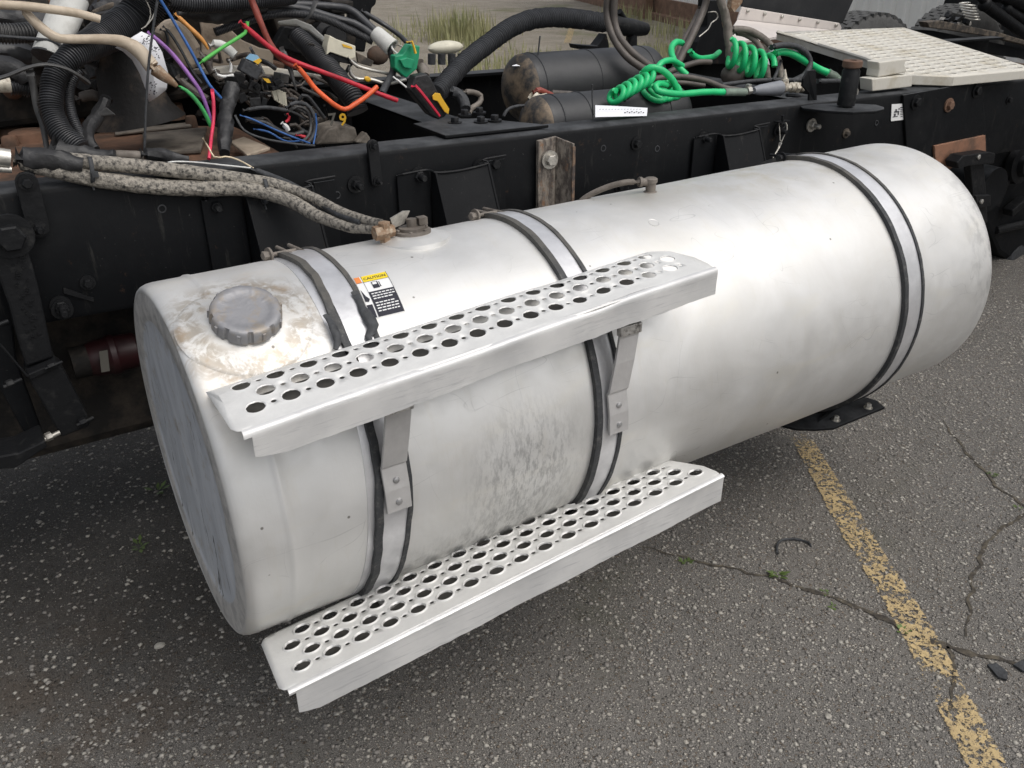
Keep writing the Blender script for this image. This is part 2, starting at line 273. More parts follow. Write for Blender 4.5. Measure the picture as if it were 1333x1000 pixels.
# ---------------------------------------------------------------- mesh helpers
def fr(d, up=Vector((0, 0, 1))):
    d = Vector(d).normalized(); s = d.cross(up)
    if s.length < 1e-4: s = d.cross(Vector((0, 1, 0)))
    s.normalize(); return d, s, s.cross(d)
class MB:
    def __init__(s): s.v = []; s.f = []; s.m = []; s.mats = []
    def add(s, vs, fs, mi=0):
        o = len(s.v); s.v += [Vector(p) for p in vs]; s.f += [tuple(i + o for i in f) for f in fs]; s.m += [mi] * len(fs); return s
    def box(s, c, size, R=None, mi=0):
        c = Vector(c); hx, hy, hz = (a / 2 for a in size); R = R or Matrix.Identity(3)
        vs = [c + R @ Vector((x * hx, y * hy, z * hz)) for x, y, z in ((-1, -1, -1), (1, -1, -1), (1, 1, -1), (-1, 1, -1), (-1, -1, 1), (1, -1, 1), (1, 1, 1), (-1, 1, 1))]
        return s.add(vs, [(0, 3, 2, 1), (4, 5, 6, 7), (0, 1, 5, 4), (1, 2, 6, 5), (2, 3, 7, 6), (3, 0, 4, 7)], mi)
    def prism(s, pts, ext, mi=0):           # polygon given in 3D pushed along ext
        pts = [Vector(p) for p in pts]; ext = Vector(ext); n = len(pts); nn = Vector((0, 0, 0))
        for i in range(n): nn += pts[i].cross(pts[(i + 1) % n])
        fl = nn.dot(ext) > 0; vs = pts + [p + ext for p in pts]
        fs = [tuple(range(n)) if not fl else tuple(reversed(range(n))), tuple(range(2 * n - 1, n - 1, -1)) if not fl else tuple(range(n, 2 * n))]
        for i in range(n):
            j = (i + 1) % n; fs.append((i, n + i, n + j, j) if not fl else (i, j, n + j, n + i))
        return s.add(vs, fs, mi)
    def lathe(s, p, d, prof, n=24, mi=0, cap=True, up=Vector((0, 0, 1)), rmod=None):   # prof: (along, radius)
        p = Vector(p); d, a, b = fr(d, up); vs = []; fs = []
        for (t, r) in prof:
            for k in range(n):
                th = 2 * math.pi * k / n; rr = r * (rmod(t, th) if rmod else 1); vs.append(p + d * t + (a * math.cos(th) + b * math.sin(th)) * rr)
        for i in range(len(prof) - 1):
            for k in range(n): fs.append((i * n + k, i * n + (k + 1) % n, (i + 1) * n + (k + 1) % n, (i + 1) * n + k))
        if cap: fs += [tuple(reversed(range(n))), tuple(range((len(prof) - 1) * n, len(prof) * n))]
        return s.add(vs, fs, mi)
    def cyl(s, a, b, r, r2=None, n=16, mi=0):
        a, b = Vector(a), Vector(b); return s.lathe(a, b - a, [(0, r), ((b - a).length, r if r2 is None else r2)], n, mi)
    def bolt(s, p, d, r=.012, h=.012, washer=True, stud=False, mi=0):
        p = Vector(p); d = Vector(d).normalized()
        if washer: s.cyl(p - d * .002, p + d * r * .22, r * 1.6, n=18, mi=mi)
        s.lathe(p, d, [(r * .2, r), (r * .2 + h * .85, r), (r * .2 + h, r * .86)], 6, mi)
        if stud: s.lathe(p, d, [(h, r * .58), (h + r * 1.5, r * .58), (h + r * 1.7, r * .45)], 12, mi)
        return s
    def ball(s, c, r, n=16, mi=0, sq=(1, 1, 1)):
        c = Vector(c); vs = []; fs = []; m = n // 2
        for i in range(m + 1):
            ph = math.pi * i / m
            for k in range(n):
                th = 2 * math.pi * k / n; vs.append(c + Vector((r * sq[0] * math.sin(ph) * math.cos(th), r * sq[1] * math.sin(ph) * math.sin(th), r * sq[2] * math.cos(ph))))
        for i in range(m):
            for k in range(n): fs.append((i * n + k, (i + 1) * n + k, (i + 1) * n + (k + 1) % n, i * n + (k + 1) % n))
        return s.add(vs, fs, mi)
    def tube(s, pts, r, n=10, step=None, ribs=0, mi=0, flat=1., lump=0.):
        C = spline(pts, step or (ribs / 4 if ribs else .012)); N = len(C); rs = r if isinstance(r, (list, tuple)) else [r]
        vs = []; fs = []; prev = None; tot = 0
        for i, c in enumerate(C):
            t = (C[min(i + 1, N - 1)] - C[max(i - 1, 0)]).normalized()
            if prev is None: _, a, b = fr(t)
            else: a = (prev - t * prev.dot(t)).normalized(); b = t.cross(a)
            prev = a; q = i / max(1, N - 1) * (len(rs) - 1); k = min(int(q), len(rs) - 2) if len(rs) > 1 else 0
            rr = rs[0] if len(rs) == 1 else rs[k] + (rs[k + 1] - rs[k]) * (q - k)
            if ribs: rr *= (1.0, .98, .82, .84)[i % 4]
            for j in range(n):
                th = 2 * math.pi * j / n; q2 = rr * (1 + lump * noise.noise(c * 55 + Vector((math.cos(th), math.sin(th), 0)) * .7)) if lump else rr
                vs.append(c + a * math.cos(th) * q2 + b * math.sin(th) * q2 * flat)
        for i in range(N - 1):
            for j in range(n): fs.append((i * n + j, i * n + (j + 1) % n, (i + 1) * n + (j + 1) % n, (i + 1) * n + j))
        fs += [tuple(reversed(range(n))), tuple(range((N - 1) * n, N * n))]
        return s.add(vs, fs, mi)
    def build(s, name, material, parent=None, smooth=True, bevel=0., solid=0., **tags):
        me = bpy.data.meshes.new(name); o = bpy.data.objects.new(name, me); COL.objects.link(o)
        if parent is not None: org = parent['_o']; org = Vector(org); o.parent = parent
        else:
            v = s.v; mn = Vector([min(p[i] for p in v) for i in range(3)]); mx = Vector([max(p[i] for p in v) for i in range(3)]); org = Vector(((mn.x + mx.x) / 2, (mn.y + mx.y) / 2, mn.z)); o.location = org
        o['_o'] = list(org)
        if parent is not None: o['_o'] = list(org)
        me.from_pydata([tuple(p - org) for p in s.v], [], s.f)
        ms = material if isinstance(material, (list, tuple)) else [material]
        for q in ms: me.materials.append(MATS[q])
        if len(ms) > 1: me.polygons.foreach_set('material_index', s.m)
        if smooth:
            me.polygons.foreach_set('use_smooth', [True] * len(me.polygons)); me.update()
            try: me.set_sharp_from_angle(angle=math.radians(38))
            except Exception: pass
        if solid: q = o.modifiers.new('thick', 'SOLIDIFY'); q.thickness = solid; q.offset = -1
        if bevel: q = o.modifiers.new('bevel', 'BEVEL'); q.width = bevel; q.segments = 2; q.limit_method = 'ANGLE'; q.angle_limit = math.radians(35)
        for k, v in tags.items(): o[k] = v
        return o
def spline(pts, step):
    P = [Vector(p) for p in pts]
    if len(P) == 2: n = max(2, int((P[1] - P[0]).length / step)); return [P[0].lerp(P[1], i / n) for i in range(n + 1)]
    Q = [P[0] * 2 - P[1]] + P + [P[-1] * 2 - P[-2]]; raw = []
    for i in range(1, len(Q) - 2):
        for k in range(16):
            t = k / 16; a, b, c, d = Q[i - 1:i + 3]
            raw.append(.5 * ((2 * b) + (c - a) * t + (2 * a - 5 * b + 4 * c - d) * t * t + (3 * b - a - 3 * c + d) * t ** 3))
    raw.append(P[-1]); acc = [0]
    for i in range(1, len(raw)): acc.append(acc[-1] + (raw[i] - raw[i - 1]).length)
    n = max(3, int(acc[-1] / step)); out = []; j = 0
    for k in range(n + 1):
        d = acc[-1] * k / n
        while j < len(acc) - 2 and acc[j + 1] < d: j += 1
        out.append(raw[j].lerp(raw[j + 1], min(1, max(0, (d - acc[j]) / max(1e-9, acc[j + 1] - acc[j])))))
    return out
def thing(name, label, cat, loc, group=None):
    o = bpy.data.objects.new(name, None); COL.objects.link(o); o.empty_display_size = .05; o.location = loc; o['_o'] = list(loc)
    o['label'] = label; o['category'] = cat
    if group: o['group'] = group
    return o
def tg(label, cat, group=None, **k):
    d = dict(label=label, category=cat, **k)
    if group: d['group'] = group
    return d
def hose(name, label, cat, path, wpx, m, group=None, ribs=0, n=10, flat=1., lump=.09):      # path of (photo x, photo y, depth y)
    pts = [Y(a, b, c) for a, b, c in path]
    ws = wpx if isinstance(wpx, (list, tuple)) else [wpx]; mid = pts[len(pts) // 2]
    r = [wid(q, pts[min(len(pts) - 1, round(i * (len(pts) - 1) / max(1, len(ws) - 1)))] if len(ws) > 1 else mid) for i, q in enumerate(ws)]
    b = MB(); b.tube(pts, r, n=n if not ribs else 18, ribs=ribs, flat=flat, lump=lump)
    return b.build(name, m, **tg(label, cat, group))
def poly(name, label, cat, pxs, y, th, m, group=None, bevel=.002, parent=None):           # a slab whose outline stands in the plane y
    b = MB(); b.prism([Y(a, c, y) for a, c in pxs], (0, th, 0))
    return b.build(name, m, parent, smooth=False, bevel=bevel, **(tg(label, cat, group) if parent is None else {}))

# ================================================================ GROUND
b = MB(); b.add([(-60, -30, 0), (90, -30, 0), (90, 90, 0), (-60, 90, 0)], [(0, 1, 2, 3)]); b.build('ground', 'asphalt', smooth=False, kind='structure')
def strip(name, path, ws, m, z, uv=False, jit=0., **k):
    b = MB(); C = spline([(p[0], p[1], z) for p in path], .012 if jit else .05); N = len(C)
    for i, c in enumerate(C):
        t = (C[min(i + 1, N - 1)] - C[max(i - 1, 0)]).normalized(); s_ = Vector((-t.y, t.x, 0)); q = i / (N - 1) * (len(ws) - 1); kk = min(int(q), len(ws) - 2); ww = ws[kk] + (ws[kk + 1] - ws[kk]) * (q - kk)
        o = s_ * noise.noise(c * 18) * jit + s_ * noise.noise(c * 60) * jit * .5; ww *= max(.12, 1 + 1.3 * noise.noise(c * 45 + Vector((9, 2, 1)))) if jit else 1
        b.v += [c + o - s_ * ww / 2, c + o + s_ * ww / 2]
    for i in range(N - 1): b.f.append((2 * i, 2 * i + 2, 2 * i + 3, 2 * i + 1)); b.m.append(0)
    o = b.build(name, m, smooth=False, **k)
    if uv:
        l = o.data.uv_layers.new(name='UVMap')
        for p in o.data.polygons:
            for li in p.loop_indices:
                vi = o.data.loops[li].vertex_index; l.data[li].uv = (vi % 2, (vi // 2) / (N - 1))
    return o
G = lambda px, py: Z(px, py, 0)
strip('painted_line', [G(1036, 566), G(1048, 580), G(1112, 690), G(1185, 808), G(1236, 905), G(1290, 1010), G(1340, 1100)], [.085, .09, .105, .098, .10, .10, .1], 'line_paint', .004, uv=True, kind='structure')
strip('painted_line', [G(738, 58), G(742, 44), G(748, 28), G(752, 16)], [.12, .12], 'line_paint', .004, uv=True, kind='structure')
for path, ws in (([(1225, 548), (1247, 575), (1270, 602), (1298, 632), (1335, 662)], [.004, .010, .012, .010]), ([(1340, 664), (1316, 680), (1290, 702), (1273, 735), (1263, 775), (1258, 830)], [.011, .012, .012, .010, .005]),
                 ([(835, 712), (880, 724), (930, 737), (1000, 752), (1080, 778), (1150, 806), (1230, 842), (1290, 856), (1340, 872)], [.006, .010, .010, .012, .016, .022, .026, .018]), ([(1232, 842), (1240, 880), (1236, 930)], [.008, .012, .006])):
    strip('ground_crack', [G(*p) for p in path], [w_ * .7 for w_ in ws], 'crack_dirt', .0025, jit=.012, kind='structure')
# loose stones and grit in the worn surface
def pebbles(name, N, xr, yr, s0, s1, m, seed, kind_flat=.45):
    r = np.random.default_rng(seed); base = np.array([(1, 0, 0), (-1, 0, 0), (0, 1, 0), (0, -1, 0), (0, 0, 1), (0, 0, -1)], float); F = np.array([(0, 2, 4), (2, 1, 4), (1, 3, 4), (3, 0, 4), (2, 0, 5), (1, 2, 5), (3, 1, 5), (0, 3, 5)])
    s = s0 + (s1 - s0) * r.random(N) ** 3; V = base[None] * (s[:, None, None] * (.6 + .8 * r.random((N, 6, 1)))); V[:, :, 2] *= kind_flat
    a = r.random(N) * 6.28; c_, s_ = np.cos(a)[:, None], np.sin(a)[:, None]; x = V[:, :, 0] * c_ - V[:, :, 1] * s_; y = V[:, :, 0] * s_ + V[:, :, 1] * c_
    V[:, :, 0] = x + (xr[0] + (xr[1] - xr[0]) * r.random(N))[:, None]; V[:, :, 1] = y + (yr[0] + (yr[1] - yr[0]) * r.random(N))[:, None]; V[:, :, 2] += .0006
    c0_ = V.mean(axis=1); keep = ~((c0_[:, 1] > .12 + .1 * r.random(N)) & (c0_[:, 0] < 1.6) & (r.random(N) < .55)); V = V[keep]; N = len(V); V = V.reshape(-1, 3); Fa = (F[None] + 6 * np.arange(N)[:, None, None]).reshape(-1, 3)
    me = bpy.data.meshes.new(name); me.vertices.add(len(V)); me.vertices.foreach_set('co', V.ravel()); me.loops.add(Fa.size); me.loops.foreach_set('vertex_index', Fa.ravel()); me.polygons.add(len(Fa))
    me.polygons.foreach_set('loop_start', np.arange(0, Fa.size, 3)); me.update(calc_edges=True); me.materials.append(MATS[m]); o = bpy.data.objects.new(name, me); COL.objects.link(o); o['kind'] = 'stuff'; return o
for q, (m, N, sd_) in enumerate((('stone', 46000, 3), ('stone_pale', 30000, 4))):
    o = pebbles('loose_grit', N, (-.7, 3.6), (-1.15, 1.6), .0012, .0078, m, sd_); o['label'] = ('grey', 'pale')[q] + ' grit and small stones bedded in the worn asphalt'; o['category'] = 'gravel'

# ================================================================ FUEL TANK
R = .33; TL = 1.962
tank = thing('fuel_tank', 'large dented white aluminium cylinder tank with round filler cap and caution sticker', 'fuel tank', (1., 0, H - R))
def dent(x, th):
    d = .0011 * noise.noise(Vector((x * 5, math.cos(th) * 2.2, math.sin(th) * 2.2)))
    for (cx, ct, s, k) in ((.60, 2.75, .10, .004), (.10, 2.2, .05, .002), (1.2, 2.2, .09, .0015), (1.9, 3., .1, .003)):
        q = ((x - cx) ** 2 + ((th - ct) * R) ** 2) / (s * s)
        if q < 4: d -= k * math.exp(-q * 1.5)
    return 1 + d / R
prof = [(.004, .3135), (.0005, .316), (0, .3185), (.0015, .3225), (.006, .326), (.014, .3288), (.026, .330), (.052, .330), (.070, .330)]
wx = .081; prof += [(wx - .006, .3305), (wx - .002, .3322), (wx + .003, .332), (wx + .006, .3303)] + [(.09 + i * .0205, .330) for i in range(1, 85)]
prof += [(TL - .115, .330), (TL - .07, .330), (TL - .04, .330), (TL - .026, .3295), (TL - .016, .3275), (TL - .008, .324), (TL - .003, .319), (TL, .312), (TL + .004, .28), (TL + .012, .2), (TL + .016, 0.001)]
prof.sort(key=lambda q: 0) 
b = MB(); n = 160; vs = []; fs = []
for (x, r) in prof:
    for k in range(n):
        th = 2 * math.pi * k / n      # th=0 -> +z, going towards the viewer (-y) at 90 degrees
        th2 = th; rr = r * (dent(x, math.pi - th2 + math.pi / 2) if .1 < x < TL - .1 and 0 else 1) 
        rr = r + (.0011 * noise.noise(Vector((x * 4.5, math.cos(th) * 2.2, math.sin(th) * 2.2))) if r > .32 else 0)
        for (cx, ct, s, kk) in ((.585, 108, .10, .0035), (.17, 45, .07, .0016), (.05, 100, .05, .002), (1.86, 92, .1, .004), (1.15, 52, .09, .0016)):
            q = ((x - cx) ** 2 + ((th - math.radians(ct)) * R) ** 2) / (s * s)
            if q < 5 and r > .3: rr -= kk * math.exp(-q * 1.6)
        vs.append((x, -rr * math.sin(th), H + rr * math.cos(th)))
for i in range(len(prof) - 1):
    for k in range(n): fs.append((i * n + k, (i + 1) * n + k, (i + 1) * n + (k + 1) % n, i * n + (k + 1) % n))
fs.append(tuple(range((len(prof) - 1) * n, len(prof) * n)))
b.add(vs, fs); b.build('shell', 'tank_aluminium', tank)
b = MB(); b.lathe((0.03, 0, H), (1, 0, 0), [(-.022, 0.001), (-.023, .08), (-.0245, .17), (-.026, .235), (-.0262, .262), (-.0295, .268), (-.0300, .300), (-.0290, .3155)], 96, cap=False); b.f = [tuple(reversed(f)) for f in b.f]
b.build('end_panel', 'tank_end_metal', tank)
def cylp(x, ang, r=R): a = math.radians(ang); return Vector((x, -r * math.sin(a), H + r * math.cos(a)))       # ang: 0 top, 90 facing the viewer
def cyln(ang): a = math.radians(ang); return Vector((0, -math.sin(a), math.cos(a)))
def hit(px, py, r=R):
    d = ray(px, py); c = CP - Vector((0, 0, H)); A = d.y ** 2 + d.z ** 2; Bq = c.y * d.y + c.z * d.z; D = Bq * Bq - A * (c.y ** 2 + c.z ** 2 - r * r)
    return CP + d * ((-Bq - math.sqrt(D)) / A) if D > 0 else None
# filler dish, neck and cap
ca = 24.5; cx0 = .113; nrm = cyln(ca); cp = cylp(cx0, ca)
b = MB(); vs = []; fs = []; n = 64; rings = [(.052, .0105), (.060, .0095), (.070, .0065), (.088, .0032), (.096, .0020), (.101, .0024), (.106, .0006), (.110, -.001)]
for (rr, hh) in rings:
    for k in range(n):
        th = 2 * math.pi * k / n; u = rr * math.cos(th); v = rr * math.sin(th) * .93; vs.append(cylp(cx0 + u, ca - math.degrees(v / R), R + hh))
for i in range(len(rings) - 1):
    for k in range(n): fs.append((i * n + k, (i + 1) * n + k, (i + 1) * n + (k + 1) % n, i * n + (k + 1) % n))
b.add(vs, fs); b.build('filler_dish', 'tank_aluminium', tank)
b = MB(); b.lathe(cp, nrm, [(-.01, .052), (.012, .052), (.014, .050), (.018, .050)], 40); b.build('filler_neck', 'cap_metal', tank)
b = MB()
def knurl(t, th): 
    q = (th / (2 * math.pi) * 9) % 1
    return 1 - (.075 if q < .12 and t < .034 else 0)
b.lathe(cp, nrm, [(.010, .0545), (.012, .0565), (.028, .0560), (.0325, .0545), (.0345, .0515), (.0352, .047), (.0348, .0405), (.0330, .0375), (.0328, .028), (.0330, .0005)], 108, rmod=knurl)
for k in range(9):
    th = 2 * math.pi * (k + .5) / 9; d, a_, b_ = fr(nrm); rad = a_ * math.cos(th) + b_ * math.sin(th); tan = nrm.cross(rad)
    b.box(cp + nrm * .022 + rad * .0562, (.0045, .005, .015), Matrix((rad, tan, nrm)).transposed())
b.build('filler_cap', 'cap_metal', tank)
# caution sticker, bent to the barrel (u along the tank, v down the barrel)
SL0, SA0 = .333, 15.4
def stk(u, v, h): return cylp(SL0 + u - v * .10, SA0 + math.degrees(v / R), R + h)
def patch(bm, u0, u1, v0, v1, h, mi=0, nu=3, nv=8):
    vs = [stk(u0 + (u1 - u0) * i / nu, v0 + (v1 - v0) * j / nv, h) for j in range(nv + 1) for i in range(nu + 1)]
    bm.add(vs, [(j * (nu + 1) + i, (j + 1) * (nu + 1) + i, (j + 1) * (nu + 1) + i + 1, j * (nu + 1) + i + 1) for j in range(nv) for i in range(nu)], mi)
def text_on(bm, s, size, fn, mi, h):
    cu = bpy.data.curves.new('t', 'FONT'); cu.body = s; cu.size = size; cu.align_x = 'CENTER'; cu.offset = size * .02; cu.resolution_u = 2
    o = bpy.data.objects.new('t', cu); COL.objects.link(o); dg = bpy.context.evaluated_depsgraph_get(); me = o.evaluated_get(dg).to_mesh()
    bm.add([fn(v.co.x, v.co.y, h) for v in me.vertices], [tuple(p.vertices) for p in me.polygons], mi); o.evaluated_get(dg).to_mesh_clear(); bpy.data.objects.remove(o)
b = MB(); W_, HT = .050, .102
patch(b, -.012, W_, 0, HT, .0006, 0)
patch(b, .002, W_ - .0008, .0008, .0175, .0010, 1); patch(b, -.0115, -.001, .0008, .0175, .0010, 2)
patch(b, .002, W_ - .0008, .044, HT - .001, .0010, 3); patch(b, -.0115, -.001, .072, HT - .001, .0010, 3)
text_on(b, 'CAUTION', .0094, lambda x, y, h: stk(.0252 + x, .0128 - y, h), 3, .0013)
patch(b, .0012, .0018, 0, HT, .0012, 3, 1, 8); patch(b, W_ - .0008, W_, 0, HT, .0012, 3, 1, 8); patch(b, -.012, W_, .0175, .0181, .0012, 3, 6, 1); patch(b, .014, .026, .021, .038, .0013, 3, 2, 2); patch(b, .0155, .0235, .0225, .0285, .0016, 0, 2, 2); patch(b, .0275, .0288, .023, .035, .0013, 3, 1, 3); patch(b, .026, .0295, .0345, .036, .0013, 3, 1, 1)
b.add([stk(-.010, .035, .0013), stk(-.006, .052, .0013), stk(-.001, .060, .0013), stk(-.005, .066, .0013), stk(-.011, .064, .0013)], [(0, 4, 3, 2, 1)], 3)
random.seed(3)
for row, (v0) in enumerate((.0485, .0545, .0605, .0705, .0765, .0825, .0885)):
    u = .0055
    while u < (.046 if row not in (2, 3) else .036):
        l = random.uniform(.003, .008); patch(b, u, min(u + l, .047), v0, v0 + .0024, .0013, 0, 1, 1); u += l + .0016
b.build('caution_sticker', ['print_white', 'caution_yellow', 'warn_orange', 'ink'], tank, smooth=False)
# sender plate with outlets, breather elbow, drain boss dimple
sp = hit(530, 299) or cylp(.5, 2); ang = -5.
c = cylp(.497, ang); nn_ = cyln(ang)
b = MB(); b.lathe(c, nn_, [(-.012, .075), (.000, .072), (.006, .056), (.009, .046), (.010, .001)], 40); b.build('sender_boss', 'tank_aluminium', tank)
b = MB(); b.lathe(c, nn_, [(.008, .036), (.015, .036), (.015, .026), (.021, .026), (.022, .001)], 28)
for k in range(6): b.bolt(c + nn_ * .015 + Vector((math.cos(k * 1.047) * .030, math.sin(k * 1.047) * .030, 0)), nn_, .004, .004, washer=False)
b.cyl(c + nn_ * .02, c + nn_ * .037, .010); b.box(c + nn_ * .030 + Vector((.022, 0, 0)), (.018, .016, .014)); b.build('sender_plate', 'hose_greybrown', tank)
b = MB(); q = c + Vector((-.058, .0, .028)); b.lathe(q + Vector((-.022, 0, -.006)), (1, 0, 0), [(0, .014), (.024, .0155), (.026, .012), (.040, .012)], 6); b.lathe(q, (0, 0, 1), [(-.034, .011), (.012, .0125), (.014, .006)], 6); b.build('supply_elbow', 'brass_rusty', tank)
b = MB(); b.prism([c + Vector((-.035, .01, .022)), c + Vector((-.012, .01, .027)), c + Vector((.002, .01, .050)), c + Vector((-.012, .01, .052)), c + Vector((-.040, .01, .042))], (0, .003, 0)); b.build('sender_tab', 'zinc', tank)
e = Y(847, 243, .02); b = MB(); b.lathe(Vector((e.x, e.y, H + R - .006)), (0, 0, 1), [(0, .016), (.006, .016), (.008, .011), (.026, .012), (.028, .0145), (.036, .0145), (.038, .011)], 10); top_ = Vector((e.x, e.y, H + R + .022)); b.lathe(top_, (-1, .25, .1), [(.008, .0085), (.022, .0085), (.023, .011), (.030, .011)], 10); b.build('breather_elbow', 'hose_greybrown', tank)
b = MB(); b.tube([top_ + Vector((-.03, .006, .003)), top_ + Vector((-.06, .018, .004)), top_ + Vector((-.10, .04, -.008)), top_ + Vector((-.135, .07, -.035)), top_ + Vector((-.16, .11, -.09))], .0065, n=10); b.build('breather_hose', 'hose_greybrown', tank)
h_ = hit(851, 290); b = MB(); ang2 = math.degrees(math.atan2(-h_.y, h_.z - H)); b.lathe(cylp(h_.x, ang2, R - .001), cyln(ang2), [(0, .0125), (.0016, .012), (.0006, .0095), (-.0002, .008), (.0, .001)], 24); b.build('boss_dimple', 'tank_aluminium', tank)
# bare sleeve under the front strap
def band(bm, x0, x1, r0, r1, k, a0=-118., a1=250., n=150, wav=0., seed=0.):
    vs = []
    for i in range(n + 1):
        a = a0 + (a1 - a0) * i / n; z = math.cos(math.radians(a)) * R; o = wav * noise.noise(Vector((a * .045, seed, 0))) + wav * .5 * noise.noise(Vector((a * .16, seed, 3)))
        for (x, r) in ((x0, r0), (x0, r1), (x1, r1), (x1, r0)): p = cylp(x + k * z + o, a, r + (.0012 * noise.noise(Vector((a * .2, x * 9, 5))) if wav else 0)); vs.append(p)
    fs = []
    for i in range(n):
        for j in range(4): fs.append((i * 4 + j, i * 4 + (j + 1) % 4, (i + 1) * 4 + (j + 1) % 4, (i + 1) * 4 + j))
    fs += [(3, 2, 1, 0), (n * 4, n * 4 + 1, n * 4 + 2, n * 4 + 3)]; bm.add(vs, fs)
b = MB(); band(b, .212, .24, .3295, .3312, .07); b.build('sleeve', 'strap_steel', tank, bevel=.0)

# ================================================================ STRAPS
SG = 'steel straps holding the fuel tank to the frame'
for (xL, xR, k, lab, wav) in ((.229, .288, .075, 'front tank strap with torn curled rubber beside the caution sticker', .006), (.682, .738, .045, 'middle tank strap crossing the barrel behind the right end of the step', .0012), (1.585, 1.652, .045, 'rear tank strap near the rounded far end of the fuel tank', .0006)):
    st = thing('tank_strap', lab, 'tank strap', ((xL + xR) / 2, 0, H - R - .02), SG)
    b = MB(); band(b, xL + .008, xR - .006, .3345, .3375, k); b.build('band', 'strap_steel', st)
    b = MB(); band(b, xL - .004, xL + .009, .3295, .3405, k, wav=wav, seed=xL); b.build('rubber_edge', 'dusty_rubber', st)
    b = MB(); band(b, xR - .0075, xR + .001, .3295, .3405, k, wav=wav * .8, seed=xR + 4); b.build('rubber_edge', 'dusty_rubber', st)
    xc = (xL + xR) / 2 + k * R
    b = MB(); p = cylp(xc, -14, R + .006); b.cyl(p + Vector((-.014, -.01, 0)), p + Vector((-.014, .08, -.012)), .004, n=10); b.cyl(p + Vector((.010, -.01, 0)), p + Vector((.010, .08, -.012)), .004, n=10); b.bolt(p + Vector((-.052, .01, .0)), (-1, -.2, .1), .009, .011); b.cyl(p + Vector((-.05, .01, 0)), p + Vector((.0, .01, 0)), .004, n=10); b.build('tee_bolt', 'hose_greybrown' if xL < 1 else 'black_metal', st)
    if wav > .005:      # torn rubber hanging over the sticker
        b = MB(); q0 = hit(474, 405, .342); q1 = hit(487, 425, .346); q2 = hit(479, 436, .344); q3 = hit(483, 447, .343); b.tube([hit(462, 380, .342), q0, q1, q2, q3], [.006, .007, .010, .007, .005], n=10, flat=.45, lump=.5); b.build('torn_rubber', 'rubber', st)
        b = MB(); b.tube([hit(424, 410, .344), hit(433, 425, .346), hit(440, 440, .344), hit(437, 455, .343)], [.005, .006, .008, .004], n=10, flat=.5, lump=.5); b.build('torn_rubber', 'rubber', st)

